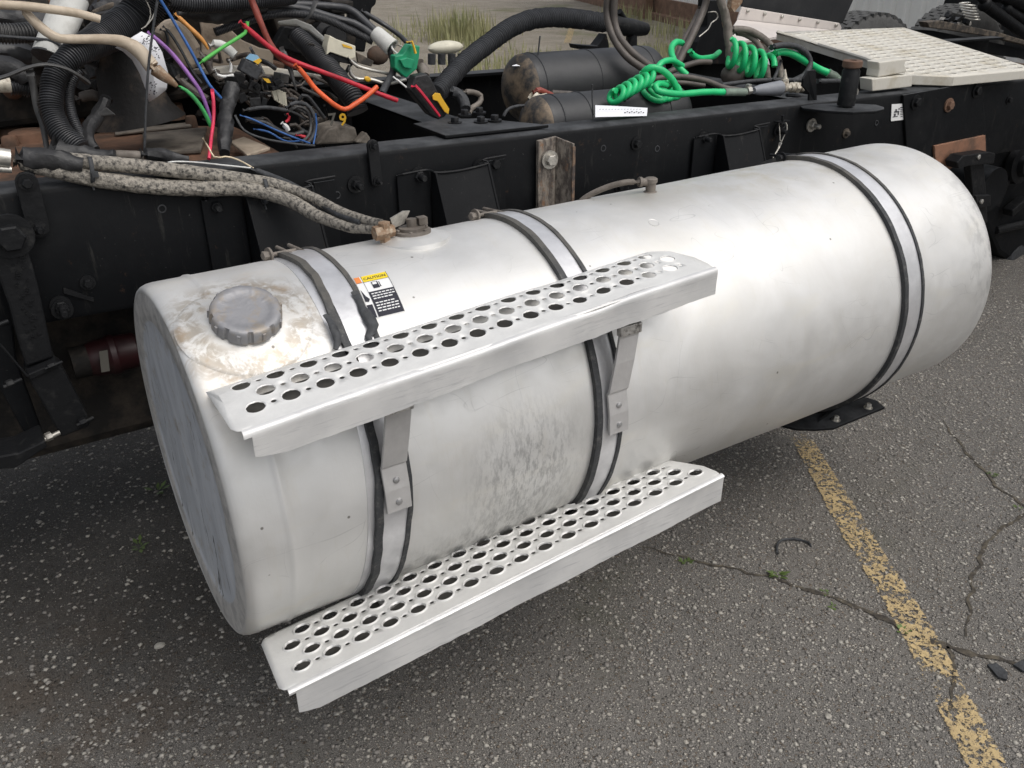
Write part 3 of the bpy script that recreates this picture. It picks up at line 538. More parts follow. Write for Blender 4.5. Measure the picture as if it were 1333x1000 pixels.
# ================================================================ STEPS
def make_step(name, label, O, a, bq, rows, sp_, vfront, vback, drop, curl, bend):
    O = Vector(O); ua = Vector(a).normalized(); ub = Vector(bq).normalized(); s_, rw = Vector(a).length, Vector(bq).length; up = ua.cross(ub).normalized()
    st = thing(name, label, 'side step', O + ua * .42 - Vector((0, 0, .07)), 'perforated aluminium steps on the fuel tank')
    U0, U1 = -.046, .882; rt = .018
    out = [(U0, vfront + rt), (U0 + .006, vfront + .006), (U0 + rt, vfront), (U1 - rt, vfront), (U1 - .004, vfront + .005), (U1, vfront + .02), (U1, .012), (U1 - .035, vback - .01), (U1 - .06, vback), (U0 + .02, vback), (U0 + .006, vback - .006), (U0, vback - .02)]
    holes = []; small = []
    for j in range(rows):
        for i in range(17):
            u = i * s_ + (s_ / 2 if j % 2 else 0); v = j * rw
            if u < U1 - .030 - max(0, (v - .02)) * .55: holes.append((u, v))
            if j < rows - 1:
                us = i * s_ + (0 if j % 2 else s_ / 2) + (s_ / 2 if False else 0)
                small.append((i * s_ + (s_ * 0 if j % 2 else s_ * .5) - 0, v + rw * 0 )) if False else None
    for j in range(rows):
        for i in range(17):
            u = (i + .5) * s_ + (s_ / 2 if j % 2 else 0)
            if u < U1 - .02 - max(0, v_ if (v_ := j * rw - .02) > 0 else 0) * .6: small.append((u, j * rw))
    rh = .0138; kr = .35 if rows == 3 else 1.; RR = [(rh, -.0012 * kr), (rh + .0016, .0022 * kr), (rh + .0034, .0010 * kr), (rh + .0046, 0)]
    pts = []; zz = []; edges = []
    def loop(ps, zs):
        o = len(pts); pts.extend(ps); zz.extend(zs); edges.extend((o + i, o + (i + 1) % len(ps)) for i in range(len(ps)))
    loop(out, [0] * len(out))
    for (hx, hy) in holes:
        for (r, z) in RR: loop([(hx + r * math.cos(t * math.pi / 12), hy + r * math.sin(t * math.pi / 12)) for t in range(24)], [z] * 24)
    for (hx, hy) in small: loop([(hx + .0042 * math.cos(t * math.pi / 5), hy + .0042 * math.sin(t * math.pi / 5)) for t in range(10)], [0] * 10)
    def inside(p):
        x, y = p; c_ = False; n_ = len(out); j = n_ - 1
        for i in range(n_):
            if (out[i][1] > y) != (out[j][1] > y) and x < (out[j][0] - out[i][0]) * (y - out[i][1]) / (out[j][1] - out[i][1]) + out[i][0]: c_ = not c_
            j = i
        return c_
    gu = np.arange(U0 + .01, U1, .02); 
    for v in list(np.arange(vfront + .006, vback, .0063)):
        for u in gu:
            if inside((u, v)) and all((u - h[0]) ** 2 + (v - h[1]) ** 2 > (rh + .007) ** 2 for h in holes) and all((u - h[0]) ** 2 + (v - h[1]) ** 2 > .006 ** 2 for h in small): pts.append((u, v)); zz.append(0)
    V, E_, F_, ov, _, _ = geometry.delaunay_2d_cdt([Vector(p) for p in pts], edges, [], 0, 1e-6)
    hz = {}
    for i, o in enumerate(ov): hz[i] = zz[o[0]] if o else 0
    def m3(u, v, z):
        d = 0
        if v > curl: q = v - curl; d = -q * q * 5.2
        ff = bend(u, v); return O + ua * u + ub * v + up * (z + d + ff[0]) + ub * ff[1]
    b = MB(); HA = np.array(holes); SA = np.array(small); fs = []
    for f in F_:
        c_ = (V[f[0]] + V[f[1]] + V[f[2]]) / 3
        if not inside(c_): continue
        if ((HA - np.array(c_)) ** 2).sum(1).min() < (rh * .97) ** 2 or ((SA - np.array(c_)) ** 2).sum(1).min() < .0040 ** 2: continue
        fs.append(tuple(f))
    b.add([m3(v.x, v.y, hz[i]) for i, v in enumerate(V)], fs); b.build('tread', 'tread_aluminium', st, solid=.0011)
    # plate added under the tread so the holes show a shaded grey
    b = MB(); v0, v1, u1 = (-.040, vback - .01, .80) if rows == 3 else (.012, vback - .02, .86)
    P_ = [m3(u_, v_, 0) + Vector((0, 0, -.026 if rows == 3 else -.034)) for u_, v_ in ((.0, v0), (u1, v0), (u1 - .02, v1), (.0, v1))]; P_[2] += Vector((0, .022, -.004)); P_[3] += Vector((0, .022, -.004)); b.prism(P_, (0, 0, -.003)); b.build('hole_backing', 'backing_grey', st, smooth=False)
    # front lip and riser: a folded profile swept along the front edge
    b = MB(); n_ = 160; vs = []
    for i in range(n_ + 1):
        u = U0 + rt * .6 + (U1 - U0 - rt * .6) * i / n_; c0 = m3(u, vfront, 0); t = i / n_
        wv = .0007 * noise.noise(Vector((u * 9, 1, 2))) + .0004 * noise.noise(Vector((u * 50, 4, 2))); dn = drop(t)
        dnv = Vector((0, 0, -1)); fw = -ub
        vs += [c0 + ub * .004 + up * .0004, c0 + fw * .0008 + up * .0002, c0 + fw * .0038 - up * .0014, c0 + fw * .0056 - up * .0045, c0 + fw * .0060 + dnv * .009, c0 + fw * (.0058 + wv) + dnv * .013, c0 + fw * (.0052 + wv * 2) + dnv * (dn * .55), c0 + fw * (.005 + wv * 3) + dnv * (dn + wv * .8),
               c0 + fw * (.002 + wv * 3) + dnv * (dn + wv * .8), c0 + fw * .003 + dnv * .014]
    m_ = 10; skip = int(n_ * .018); fs = []
    for i in range(n_):
        for j in range(m_ - 1):
            if i < skip and j >= 4: continue
            fs.append((i * m_ + j, i * m_ + j + 1, (i + 1) * m_ + j + 1, (i + 1) * m_ + j))
    b.add(vs, fs); b.build('riser', 'step_aluminium', st)
    return st, m3
def bend_up(u, v):
    q = max(0., u - .55); e = .0
    return (-.004 * math.exp(-((u - .60) / .05) ** 2) * (1 if v < .02 else .3) + .0025 * noise.noise(Vector((u * 5, v * 9, 0))), .004 * math.exp(-((u - .62) / .06) ** 2) * (v < .0))
up_st, m_up = make_step('side_step', 'upper perforated step of three hole rows, scraped front edge, on two bent brackets', (.0545, -.351, .265 + H), (.0537, .003, .002), (.001, .0373, .001), 3, 0, -.050, .128, lambda t: .051 + .0018 * math.sin(t * 9) - .012 * max(0, 1 - t / .06), .060, bend_up)
lo_st, m_lo = make_step('side_step', 'lower perforated step of four hole rows hanging low beside the asphalt', (.053, -.386, -.2 + H), (.0530, 0, .0043), (.004, .038, -.0105), 4, 0, -.050, .150, lambda t: .064 + .0006 * math.sin(t * 7) - .015 * max(0, 1 - t / .05), .2, lambda u, v: (.0012 * noise.noise(Vector((u * 4, v * 6, 2))), 0))
# brackets carrying the upper step
for (xc, sh, tp) in ((.262, .006, (517, 530)), (.724, .022, (818, 430))):
    b = MB(); wd = .0225
    topp = X(tp[0], tp[1], xc + sh); prof2 = [(-.338, .004, 0), (-.342, .045, 0), (-.339, .0865, 0), (-.336, .092, .03), ((topp.y - .340) / 2, (topp.z - H + .092) / 2, .5), (topp.y + .002, topp.z - H - .012, 1), (topp.y - .002, topp.z - H + .012, 1)]
    rings = []
    for (y_, z_, t) in prof2:
        if z_ < .09: y_ = -math.sqrt(max(0, .3415 ** 2 - z_ * z_)) - .002
        rings.append((Vector((xc + sh * t, y_, z_ + H)), t))
    vs = []
    for i, (c_, t) in enumerate(rings):
        a_ = rings[max(i - 1, 0)][0]; d_ = rings[min(i + 1, len(rings) - 1)][0]; tt = (d_ - a_).normalized(); nn2 = tt.cross(Vector((1, 0, 0))).normalized()
        vs += [c_ + Vector((-wd, 0, 0)), c_ + Vector((wd, 0, 0)), c_ + Vector((wd, 0, 0)) - nn2 * .006, c_ + Vector((-wd, 0, 0)) - nn2 * .006]
    fs = [(0, 1, 2, 3), tuple(len(vs) - 4 + q for q in (3, 2, 1, 0))]
    for i in range(len(rings) - 1):
        for j in range(4): fs.append((i * 4 + j, (i + 1) * 4 + j, (i + 1) * 4 + (j + 1) % 4, i * 4 + (j + 1) % 4))
    b.add(vs, fs); b.build('hanger_bracket', 'bracket_steel', up_st, smooth=False, bevel=.0012)
    c_ = rings[-1][0]; b = MB(); b.box(c_ + Vector((0, -.001, -.008)), (.050, .013, .020)); b.build('crushed_bracket_end', 'crushed_steel', up_st, smooth=False, bevel=.002)
    for z_ in (.022, .062):
        b = MB(); y_ = -math.sqrt(.3415 ** 2 - z_ * z_) - .007; b.lathe((xc, y_, z_ + H), (0, -1, z_ / .34), [(-.002, .0062), (.001, .0062), (.0035, .0048), (.0045, .001)], 16); b.build('rivet', 'rivet_steel', up_st)
for xc in (.262, .724):
    b = MB(); b.box((xc, -.27, H - .245), (.045, .11, .006)); b.box((xc, -.222, H - .250), (.045, .006, .03)); b.build('hanger_bracket', 'bracket_steel', lo_st, smooth=False, bevel=.001)

# ================================================================ CHASSIS
ch = thing('truck_chassis', 'stripped black truck frame of two long channel rails with bolts and plates', 'truck frame', (1.3, .9, .7))
def rail(y0, sgn, x0, x1, hh, fl, zoff=0.):
    b = MB(); xs = np.linspace(x0, x1, 24); vs = []; t = .009; rr = .014
    for x in xs:
        zt = ztop(x) + zoff; o = .0015 * noise.noise(Vector((x * 3, y0, 0)))
        sec = [(0, -rr), (.0025, -rr * .45), (.0065, -.0035), (rr, 0), (fl, 0), (fl, -t), (t + .008, -t), (t, -t - .008), (t, -hh + t + .008), (t + .008, -hh + t), (fl, -hh + t), (fl, -hh), (rr, -hh), (.004, -hh + .004), (0, -hh + rr)]
        vs += [Vector((x, y0 + sgn * (a + o), zt + c_)) for a, c_ in sec]
    m_ = 15; fs = []
    for i in range(len(xs) - 1):
        for j in range(m_): q = (i * m_ + j, i * m_ + (j + 1) % m_, (i + 1) * m_ + (j + 1) % m_, (i + 1) * m_ + j); fs.append(q if sgn > 0 else tuple(reversed(q)))
    fs += [tuple(range(m_)), tuple(reversed(range(len(vs) - m_, len(vs))))]; b.add(vs, fs); return b.build('frame_rail', 'black_paint', ch)
rail(.42, 1, -1.2, 4.6, .275, .085); FY = 1.42
rail(FY, -1, -1.2, 4.6, .275, .085, .012)
b = MB()
for x in (-.25, .98, 2.25, 3.6):
    zt = ztop(x); b.box((x, .92, zt - .03), (.12, .80, .008)); b.box((x - .056, .92, zt - .11), (.008, .80, .17)); b.box((x, .92, zt - .20), (.12, .80, .008))
    b.build('cross_member', 'black_paint', ch, smooth=False, bevel=.002); b = MB()
b = MB(); b.prism([Y(575, 170, .455) + Vector((0, 0, .0)), Y(700, 163, .455), Z(652, 148, ztop(.95) + .004), Z(592, 135, ztop(.9) + .004), Z(575, 150, ztop(.8) + .004)], (0, 0, -.003))
for p in b.v: p.z = ztop(p.x) + (.011 if p.z > ztop(p.x) - .0015 + .003 else .003)
g0 = [Vector((.80, .448, 0)), Vector((1.10, .445, 0)), Vector((1.04, .53, 0)), Vector((1.00, .60, 0)), Vector((.90, .64, 0)), Vector((.80, .62, 0))]
b = MB(); b.prism([Vector((p.x, p.y, ztop(p.x) + .003)) for p in g0], (0, 0, .008)); b.build('gusset_plate', 'black_paint', ch, smooth=False, bevel=.002)
for (px, py) in ((605, 150), (624, 147), (626, 159), (644, 157), (592, 160)):
    p = Z(px, py, ztop(.93) + .012); b = MB(); b.bolt(p, (0, 0, 1), .0115, .012); b.build('bolt', 'black_metal', ch)
for (px, py, m, r) in ((463, 240, 'black_metal', .0125), (544, 229, 'black_metal', .0135), (624, 217, 'black_metal', .012), (643, 213, 'black_metal', .0125), (1056, 163, 'zinc', .013), (280, 268, 'black_metal', .0125), (335, 270, 'black_metal', .012), (915, 180, 'black_metal', .012), (828, 187, 'black_metal', .011), (1013, 170, 'black_metal', .012), (79, 398, 'black_metal', .013), (715, 208, 'zinc', .0145)):
    p = Y(px, py, .417 if m != 'zinc' or px > 1000 else .392); b = MB(); b.bolt(p, (0, -1, 0), r, .013, stud=(px not in (828, 715, 643, 335))); b.build('bolt', m, ch)
for (x_, dz_, kind_) in ((-.05, .2, 0), (.12, .07, 1), (.50, .09, 1), (.55, .16, 1), (.95, .20, 0), (1.26, .06, 1), (1.32, .17, 0), (1.45, .08, 1), (1.95, .06, 1), (2.0, .18, 0), (2.25, .11, 0), (2.40, .09, 1), (2.2, .17, 1), (3.15, .07, 0), (3.3, .12, 0), (.33, .20, 1)):
    b = MB(); p = Vector((x_, .418, ztop(x_) - dz_))
    if kind_: b.lathe(p + Vector((0, .004, 0)), (0, -1, 0), [(0, .009), (.0035, .0088), (.0036, .0065), (-.002, .006)], 18); b.build('rivet_hole', 'rubber', ch)
    else: b.bolt(p, (0, -1, 0), .0095, .010); b.build('bolt', random.choice(['black_metal', 'rust_scale', 'black_metal']), ch)
# splice plate, sticker and right end hardware
P4 = [Y(1176, 124, .41), Y(1278, 106, .41), Y(1286, 196, .41), Y(1182, 214, .41)]
b = MB(); b.prism(P4, (0, .009, 0)); b.build('splice_plate', 'black_paint', ch, smooth=False, bevel=.002)
for (px, py, m) in ((1192, 133, 'black_metal'), (1235, 137, 'rust_orange'), (1271, 118, 'black_metal')): b = MB(); b.bolt(Y(px, py, .408), (0, -1, 0), .015, .012); b.build('bolt', m, ch)
b = MB(); q = [Y(1161, 136, .4165), Y(1176, 135, .4165), Y(1176, 156, .4165), Y(1160, 158, .4165)]; b.prism(q, (0, .002, 0), 0)
def qp(u, v, o=-.0012): return q[0].lerp(q[1], u).lerp(q[3].lerp(q[2], u), v) + Vector((0, o, 0))
for (u0, v0, u1, v1) in ((.2, .42, .62, .5), (.3, .3, .42, .42), (.5, .5, .6, .66), (.2, .56, .34, .7), (.12, .72, .5, .77), (.56, .25, .66, .35), (.70, .2, .92, .26), (.72, .32, .92, .36), (.70, .42, .92, .47), (.72, .54, .92, .58), (.70, .64, .92, .68), (.74, .76, .92, .8)):
    b.add([qp(u0, v0), qp(u0, v1), qp(u1, v1), qp(u1, v0)], [(0, 1, 2, 3)], 1)
b.build('sticker', ['print_white', 'ink'], ch, smooth=False)
# rounded bracket plate over the rail carrying the rusty bushing
zt = ztop(2.15)
PB = [Z(a, c_, zt - .005) for a, c_ in ((1040, 137), (1060, 135), (1105, 134.5), (1140, 136), (1151, 139.5), (1151, 142), (1140, 144.5), (1110, 146), (1075, 144), (1045, 140.5))]
b = MB(); b.prism(PB, (0, 0, -.008)); b.build('bracket_plate', 'black_paint', ch, smooth=False, bevel=.002)
bp_ = Z(1101, 137, zt); b = MB(); b.lathe(bp_, (0, 0, 1), [(0, .026), (.10, .026), (.105, .0225), (.115, .0225)], 28); b.build('post', 'black_metal', ch)
b = MB(); b.lathe(bp_, (0, 0, 1), [(.108, .024), (.112, .029), (.128, .029), (.130, .026), (.130, .012), (.118, .011)], 28, cap=False); b.build('bushing', 'rust_orange', ch)
b = MB(); b.prism([Y(1052, 92, .455), Y(1062, 91, .455), Y(1064, 140, .44), Y(1053, 140, .44), Y(1054, 122, .45), Y(1045, 112, .45), Y(1046, 103, .45)], (0, .008, 0)); b.build('upright_plate', 'black_paint', ch, smooth=False, bevel=.001)
# brackets that carry the straps (hat channels that deepen downward)
for i, (x0, lab) in enumerate(((.285, 'black tank bracket on the rail above the filler cap'), (.735, 'black tank bracket left of the rusty angle iron'), (1.665, 'black tank bracket on the rail above the long smooth part of the tank'))):
    zt = ztop(x0) - .058; hb = thing('tank_bracket', lab, 'bracket', (x0, .40, H - .05), 'black hat shaped brackets between rail and tank')
    b = MB(); yb = .412; zb = zt - .40; b.box((x0 - .045, yb, zt - .20), (.085, .006, .40)); b.box((x0 + .185, yb, zt - .20), (.05, .006, .40)); b.build('flange', 'black_paint', hb, smooth=False, bevel=.0015)
    for xx in (x0, x0 + .085 + .06):
        b = MB(); b.prism([(xx, .409, zt), (xx, .385, zt), (xx, .21, zb), (xx, .409, zb)], (.006, 0, 0)); b.build('rib', 'black_paint', hb, smooth=False, bevel=.001)
    b = MB(); b.prism([(x0 + .006, .386, zt - .004), (x0 + .145, .386, zt - .004), (x0 + .145, .212, zb), (x0 + .006, .212, zb)], (0, .006, 0)); b.build('web', 'black_paint', hb, smooth=False)
    b = MB(); b.tube([(x0 - .085, .408, zt + .001), (x0 - .01, .407, zt + .003), (x0 + .005, .385, zt - .001), (x0 + .07, .383, zt - .004), (x0 + .148, .385, zt + .002), (x0 + .14, .400, zt + .008), (x0 + .21, .407, zt + .008)], .0028, n=6); b.build('top_edge', 'black_metal', hb)
# saddle under the rear strap
sdl = thing('tank_saddle', 'black lower saddle bracket under the rear strap of the tank', 'bracket', (1.66, 0, H - .40))
b = MB(); vs = []; n_ = 24
for i in range(n_ + 1):
    a = 150 + 75 * i / n_
    for (x_, r_) in ((1.585, .341), (1.585, .349), (1.70, .349), (1.70, .341)): vs.append(cylp(x_, a, r_))
b.add(vs, [(i * 4 + j, i * 4 + (j + 1) % 4, (i + 1) * 4 + (j + 1) % 4, (i + 1) * 4 + j) for i in range(n_) for j in range(4)]); b.build('cradle', 'black_paint', sdl)
b = MB(); pz = H - .385; pts_ = [Z(a, c_, pz) for a, c_ in ((1015, 556), (1035, 561), (1060, 562), (1085, 560), (1151, 533), (1140, 524), (1120, 518), (1080, 515))]; b.prism(pts_, (0, 0, .008)); b.build('foot_plate', 'black_paint', sdl, smooth=False, bevel=.002)
for (px, py) in ((1088, 547), (1130, 531), (1115, 515)): b = MB(); b.bolt(Z(px, py, pz + .008), (0, 0, 1), .008, .012); b.build('bolt', 'bright_bolt', sdl)
b = MB(); b.prism([Z(1065, 550, pz + .01), Z(1110, 518, pz + .01), Z(1110, 518, pz + .06)], (.012, .012, 0)); b.build('gusset', 'black_paint', sdl, smooth=False)
# rusty angle iron on the rail
ai = thing('angle_iron', 'rusty upright angle iron bolted to the black rail behind the tank', 'angle iron', (1.09, .40, .6))
b = MB(); xa, xb = 1.037, 1.090; zt_ = .378 + H + .006; b.prism([(xa, .398, zt_ - .004), (xb, .398, zt_), (xb, .398, H - .10), (xa, .398, H - .10)], (0, .012, 0)); b.build('flat_leg', 'angle_rust', ai, smooth=False, bevel=.002)
b = MB(); b.prism([(xb, .41, zt_), (xb + .022, .355, zt_ - .012), (xb + .022, .355, H - .10), (xb, .41, H - .10)], (.006, 0, 0)); b.build('folded_leg', 'angle_rust', ai, smooth=False, bevel=.0015)
b = MB(); b.prism([(xb - .02, .392, zt_ + .001), (xb, .392, zt_ + .001), (xb + .029, .338, zt_ - .015), (xb + .036, .340, zt_ - .015), (xb + .036, .342, H - .1), (xb + .0305, .336, H - .1), (xb + .030, .337, zt_ - .020)], (0, .002, 0)) if 0 else b.bolt(Y(716, 208, .392), (0, -1, 0), .0145, .012, stud=False); b.build('bolt', 'zinc', ai)
b = MB(); b.box((xb + .025, .354, (zt_ + H - .1) / 2 - .01), (.008, .004, zt_ - H + .08)); b.build('rusty_edge', 'rust_edge', ai, smooth=False)
# copper coloured block and clamp at the far right
cb = thing('clamp_block', 'rusty orange spacer and black clamp bolted behind the rear of the tank', 'clamp', (2.9, .5, .6))
b = MB(); b.prism([Y(a, c_, .40) for a, c_ in ((1217, 190), (1283, 176), (1284, 200), (1252, 203), (1246, 214), (1221, 232), (1217, 200))], (0, .01, 0)); b.build('spacer_plate', 'copper_wood', cb, smooth=False, bevel=.002)
b = MB(); b.prism([Y(a, c_, .34) for a, c_ in ((1246, 212), (1254, 203), (1288, 198), (1296, 200), (1294, 213), (1262, 216), (1248, 220))], (0, .05, 0)); b.build('clamp_arm', 'black_metal', cb, smooth=False, bevel=.003)
b = MB(); b.prism([Y(a, c_, .36) for a, c_ in ((1263, 214), (1281, 214), (1284, 252), (1286, 290), (1270, 290))], (0, .03, 0)); b.build('threaded_post', 'black_metal', cb, smooth=False, bevel=.003)
b = MB(); b.prism([Y(a, c_, .345) for a, c_ in ((1270, 255), (1290, 254), (1290, 268), (1272, 272))], (0, .04, 0)); b.build('lower_nut_block', 'black_metal', cb, smooth=False, bevel=.003)
for (px, py) in ((1272, 204), (1276, 262)): b = MB(); b.bolt(Y(px, py, .345), (0, -1, 0), .009, .008, washer=False); b.build('bolt', 'bright_bolt', cb)
# dark machinery behind the tank end (air bag, axle, spring) at the right
ab = thing('rear_suspension', 'black air bag and axle bracket behind the rear end of the tank', 'suspension', (3.2, .6, .2))
b = MB(); b.prism([Y(a, c_, .72) for a, c_ in ((1240, 200), (1283, 172), (1360, 160), (1360, 330), (1330, 352), (1300, 330), (1282, 290), (1260, 260))], (0, .5, 0)); b.build('hanger_casting', 'black_paint', ab, smooth=False, bevel=.02)
q0 = Y(1308, 345, .78); b = MB(); b.lathe(q0, (.15, -1, .1), [(0, .12), (.05, .125), (.07, .118), (.075, .09), (.07, .06), (.03, .05)], 36); b.build('air_bag', 'rubber', ab)
b = MB(); b.lathe(Y(1322, 215, .70), (0, -1, .1), [(0, .085), (.03, .08), (.035, .05), (.06, .045), (.062, .01)], 28); b.build('bushing_eye', 'black_metal', ab)
b = MB(); b.box(Y(1300, 250, .70), (.05, .04, .12), Matrix.Rotation(.3, 3, 'Y')); b.box(Y(1322, 268, .68), (.12, .05, .035), Matrix.Rotation(-.4, 3, 'Y')); b.cyl(Y(1296, 300, .72), Y(1340, 290, .70), .02, n=14); b.build('mount', 'black_metal', ab, smooth=False, bevel=.004)
b = MB(); b.box(Y(1310, 385, 1.0), (.35, .3, .12)); b.build('axle_seat', 'black_paint', ab, smooth=False, bevel=.01)
b = MB(); b.prism([(2.6, .55, .45), (3.3, .55, .40), (3.3, .55, .30), (2.7, .55, .34)], (0, .09, 0)); b.build('trailing_arm', 'black_paint', ab, smooth=False, bevel=.01)
b = MB(); b.cyl((3.35, .5, .50), (3.35, 2.2, .50), .09, n=24); b.build('axle_tube', 'black_paint', ab)
# left front hanger and arm
fa = thing('cab_mount_arm', 'black cast support arm with raised lettering hanging from the frame at left', 'support arm', (-.13, .34, .5))
b = MB(); b.prism([Y(a, c_, .372) for a, c_ in ((-14, 330), (0, 322), (36, 322), (50, 372), (60, 420), (70, 466), (34, 478), (22, 440), (12, 400))], (0, .035, 0)); b.build('arm', 'black_metal', fa, smooth=False, bevel=.005)
b = MB(); random.seed(5)
for k in range(34):
    px = 17 + random.uniform(-3, 14) + (k / 34) * 22; py = 332 + k * 3.3; c_ = Y(px, py, .3705); b.box(c_, (random.uniform(.002, .008), .003, random.uniform(.0015, .004)), Matrix.Rotation(random.uniform(-.4, .4), 3, 'Y'))
b.build('raised_lettering', 'black_metal', fa, smooth=False)
b = MB(); b.prism([Y(a, c_, .355) for a, c_ in ((34, 488), (72, 474), (82, 480), (118, 548), (116, 556), (80, 570), (58, 530))], (0, .06, 0)); b.build('lower_clevis', 'black_metal', fa, smooth=False, bevel=.004)
b = MB(); b.prism([Y(a, c_, .348) for a, c_ in ((36, 488), (74, 471), (77, 478), (40, 495))], (0, .07, 0)); b.build('clevis_ridge', 'black_metal', fa, smooth=False, bevel=.002)
b = MB(); b.prism([Y(a, c_, .42) for a, c_ in ((-20, 330), (8, 345), (22, 470), (60, 575), (40, 580), (-20, 470))], (0, .03, 0)); b.build('back_plate', 'black_paint', fa, smooth=False, bevel=.004)
b = MB(); b.bolt(Y(13, 307, .372), (0, -1, 0), .026, .022); b.build('bolt', 'black_metal', fa)
for (px, py, r, m) in ((20, 497, .008, 'black_metal'), (70, 566, .009, 'zinc'), (73, 474, .006, 'black_metal'), (114, 547, .008, 'black_metal'), (8, 592, .008, 'bright_bolt'), (2, 421, .008, 'black_metal')):
    p = Y(px, py, .35); b = MB(); b.cyl(p + Vector((-.022, -.004, -.004)), p + Vector((.012, 0, .002)), r * .55, n=12); b.lathe(p + Vector((-.004, 0, 0)), (-1, -.2, -.1), [(0, r), (.011, r), (.013, r * .8)], 6); b.build('bolt', m, fa)
b = MB(); b.prism([Y(a, c_, .30) for a, c_ in ((-10, 596), (24, 590), (58, 574), (62, 582), (20, 610), (-10, 612))], (0, .08, 0)); b.build('lower_bracket', 'black_metal', fa, smooth=False, bevel=.003)
b = MB(); b.cyl(Y(0, 448, .34), Y(36, 490, .34), .0022, n=8); b.build('edge_rod', 'black_metal', fa)
ln = thing('hanger_link', 'black rounded link plate bolted to the rail at the left edge', 'link', (-.11, .40, .9), 'black rounded link plates on the rail')
def link(root, p0, p1, r, y):
    a, c_ = Y(*p0, y), Y(*p1, y); d = (c_ - a).normalized(); s_ = Vector((-d.z, 0, d.x)); pts = []
    for k in range(9): t = math.pi * k / 8; pts.append(a + s_ * r * math.cos(t) - d * r * math.sin(t))
    for k in range(9): t = math.pi * k / 8; pts.append(c_ - s_ * r * math.cos(t) + d * r * math.sin(t))
    b = MB(); b.prism(pts, (0, .010, 0)); b.build('plate', 'black_metal', root, smooth=False, bevel=.0015)
    for q in (a, c_): b = MB(); b.bolt(q + Vector((0, -.002, 0)), (0, -1, 0), r * .48, .010, stud=(q is c_)); b.build('bolt', 'black_metal', root)
link(ln, (35, 238), (50, 297), .0195, .402)
l2 = thing('hanger_link', 'black rounded link plate bolted upright on the rail in the middle', 'link', (.58, .40, .9), 'black rounded link plates on the rail')
link(l2, (486, 190), (491, 236), .0135, .405)
b = MB(); b.prism([Y(83, 375, .415), Y(122, 388, .415), Y(122, 393, .415), Y(83, 382, .415)], (0, .006, 0)); b.bolt(Y(81, 403, .41), (0, -1, 0), .013, .012, stud=True); b.build('small_rail_bracket', 'black_metal', **tg('small black bracket strip with bolt on the rail below the left link', 'bracket'))
rc = thing('brake_chamber', 'dark red housing with a tan tag under the frame left of the tank', 'housing', (.02, .85, .3))
b = MB(); c_ = Y(146, 462, .54); b.lathe(c_ + Vector((-.055, 0, 0)), (1, 0, 0), [(0, .034), (.015, .040), (.045, .042), (.05, .046), (.062, .046), (.067, .042), (.105, .040), (.12, .026)], 28); b.build('housing', 'dark_red', rc)
b = MB(); b.prism([Y(129, 458, .485), Y(140, 456, .485), Y(143, 483, .485), Y(132, 485, .485)], (0, .002, 0)); b.build('tag', 'tag_tan', rc, smooth=False)
b = MB(); b.cyl(c_ + Vector((-.085, 0, 0)), c_ + Vector((-.05, 0, 0)), .036, n=20); b.build('clamp_ring', 'grimy_black', rc)

# ================================================================ GEARBOX / DARK BACKDROP AT LEFT
gb = thing('gearbox', 'brown rusty gearbox casting between the rails under the cut wiring', 'gearbox', (.1, .9, .6))
b = MB(); b.prism([(-1.1, .53, .86), (.50, .53, .86), (.50, .53, .975), (.30, .53, 1.0), (-.2, .53, 1.0), (-1.1, .53, 1.0)], (0, .62, 0)); b.build('case', 'gearbox_brown', gb, smooth=False, bevel=.02)
b = MB(); b.prism([(-1.1, .60, .38), (.46, .60, .38), (.46, .60, .858), (-1.1, .60, .858)], (0, .5, 0)); b.build('lower_case', 'grimy_black', gb, smooth=False, bevel=.03)
for k, (px, py, r, h) in enumerate(((38, 182, .045, .02), (15, 172, .03, .012), (14, 190, .018, .02), (100, 160, .02, .02), (225, 150, .03, .03), (250, 165, .014, .025), (60, 165, .016, .02), (143, 172, .022, .05))):
    b = MB(); p = Z(px, py, 1.0); b.lathe(p, (0, 0, 1), [(-.01, r * 1.2), (0, r * 1.15), (h, r), (h + .004, r * .8), (h + .004, .001)], 24); b.build('boss', 'gearbox_brown', gb)
b = MB(); b.prism([Z(a, c_, 1.004) for a, c_ in ((150, 172), (245, 162), (250, 166), (150, 177))], (0, 0, .006)); b.build('rib', 'gearbox_grey', gb, smooth=False, bevel=.002)
b = MB(); b.prism([Z(a, c_, 1.003) for a, c_ in ((186, 178), (270, 170), (262, 200), (190, 203))], (0, 0, .01)); b.build('cover_plate', 'gearbox_grey', gb, smooth=False, bevel=.003)
b = MB(); b.prism([Y(a, c_, .70) for a, c_ in ((412, 189), (427, 168), (443, 163), (463, 166), (468, 186))], (0, .08, 0)); b.prism([Y(a, c_, .66) for a, c_ in ((464, 186), (477, 172), (483, 180), (482, 190))], (0, .03, 0)); b.build('lug', 'gearbox_grey', gb, smooth=False, bevel=.005)
b = MB(); b.prism([Z(a, c_, ztop(.4) - .02) for a, c_ in ((300, 188), (318, 182), (352, 196), (322, 206))], (0, 0, .008)); b.build('bracket_pad', 'beige_shell', gb, smooth=False, bevel=.002)
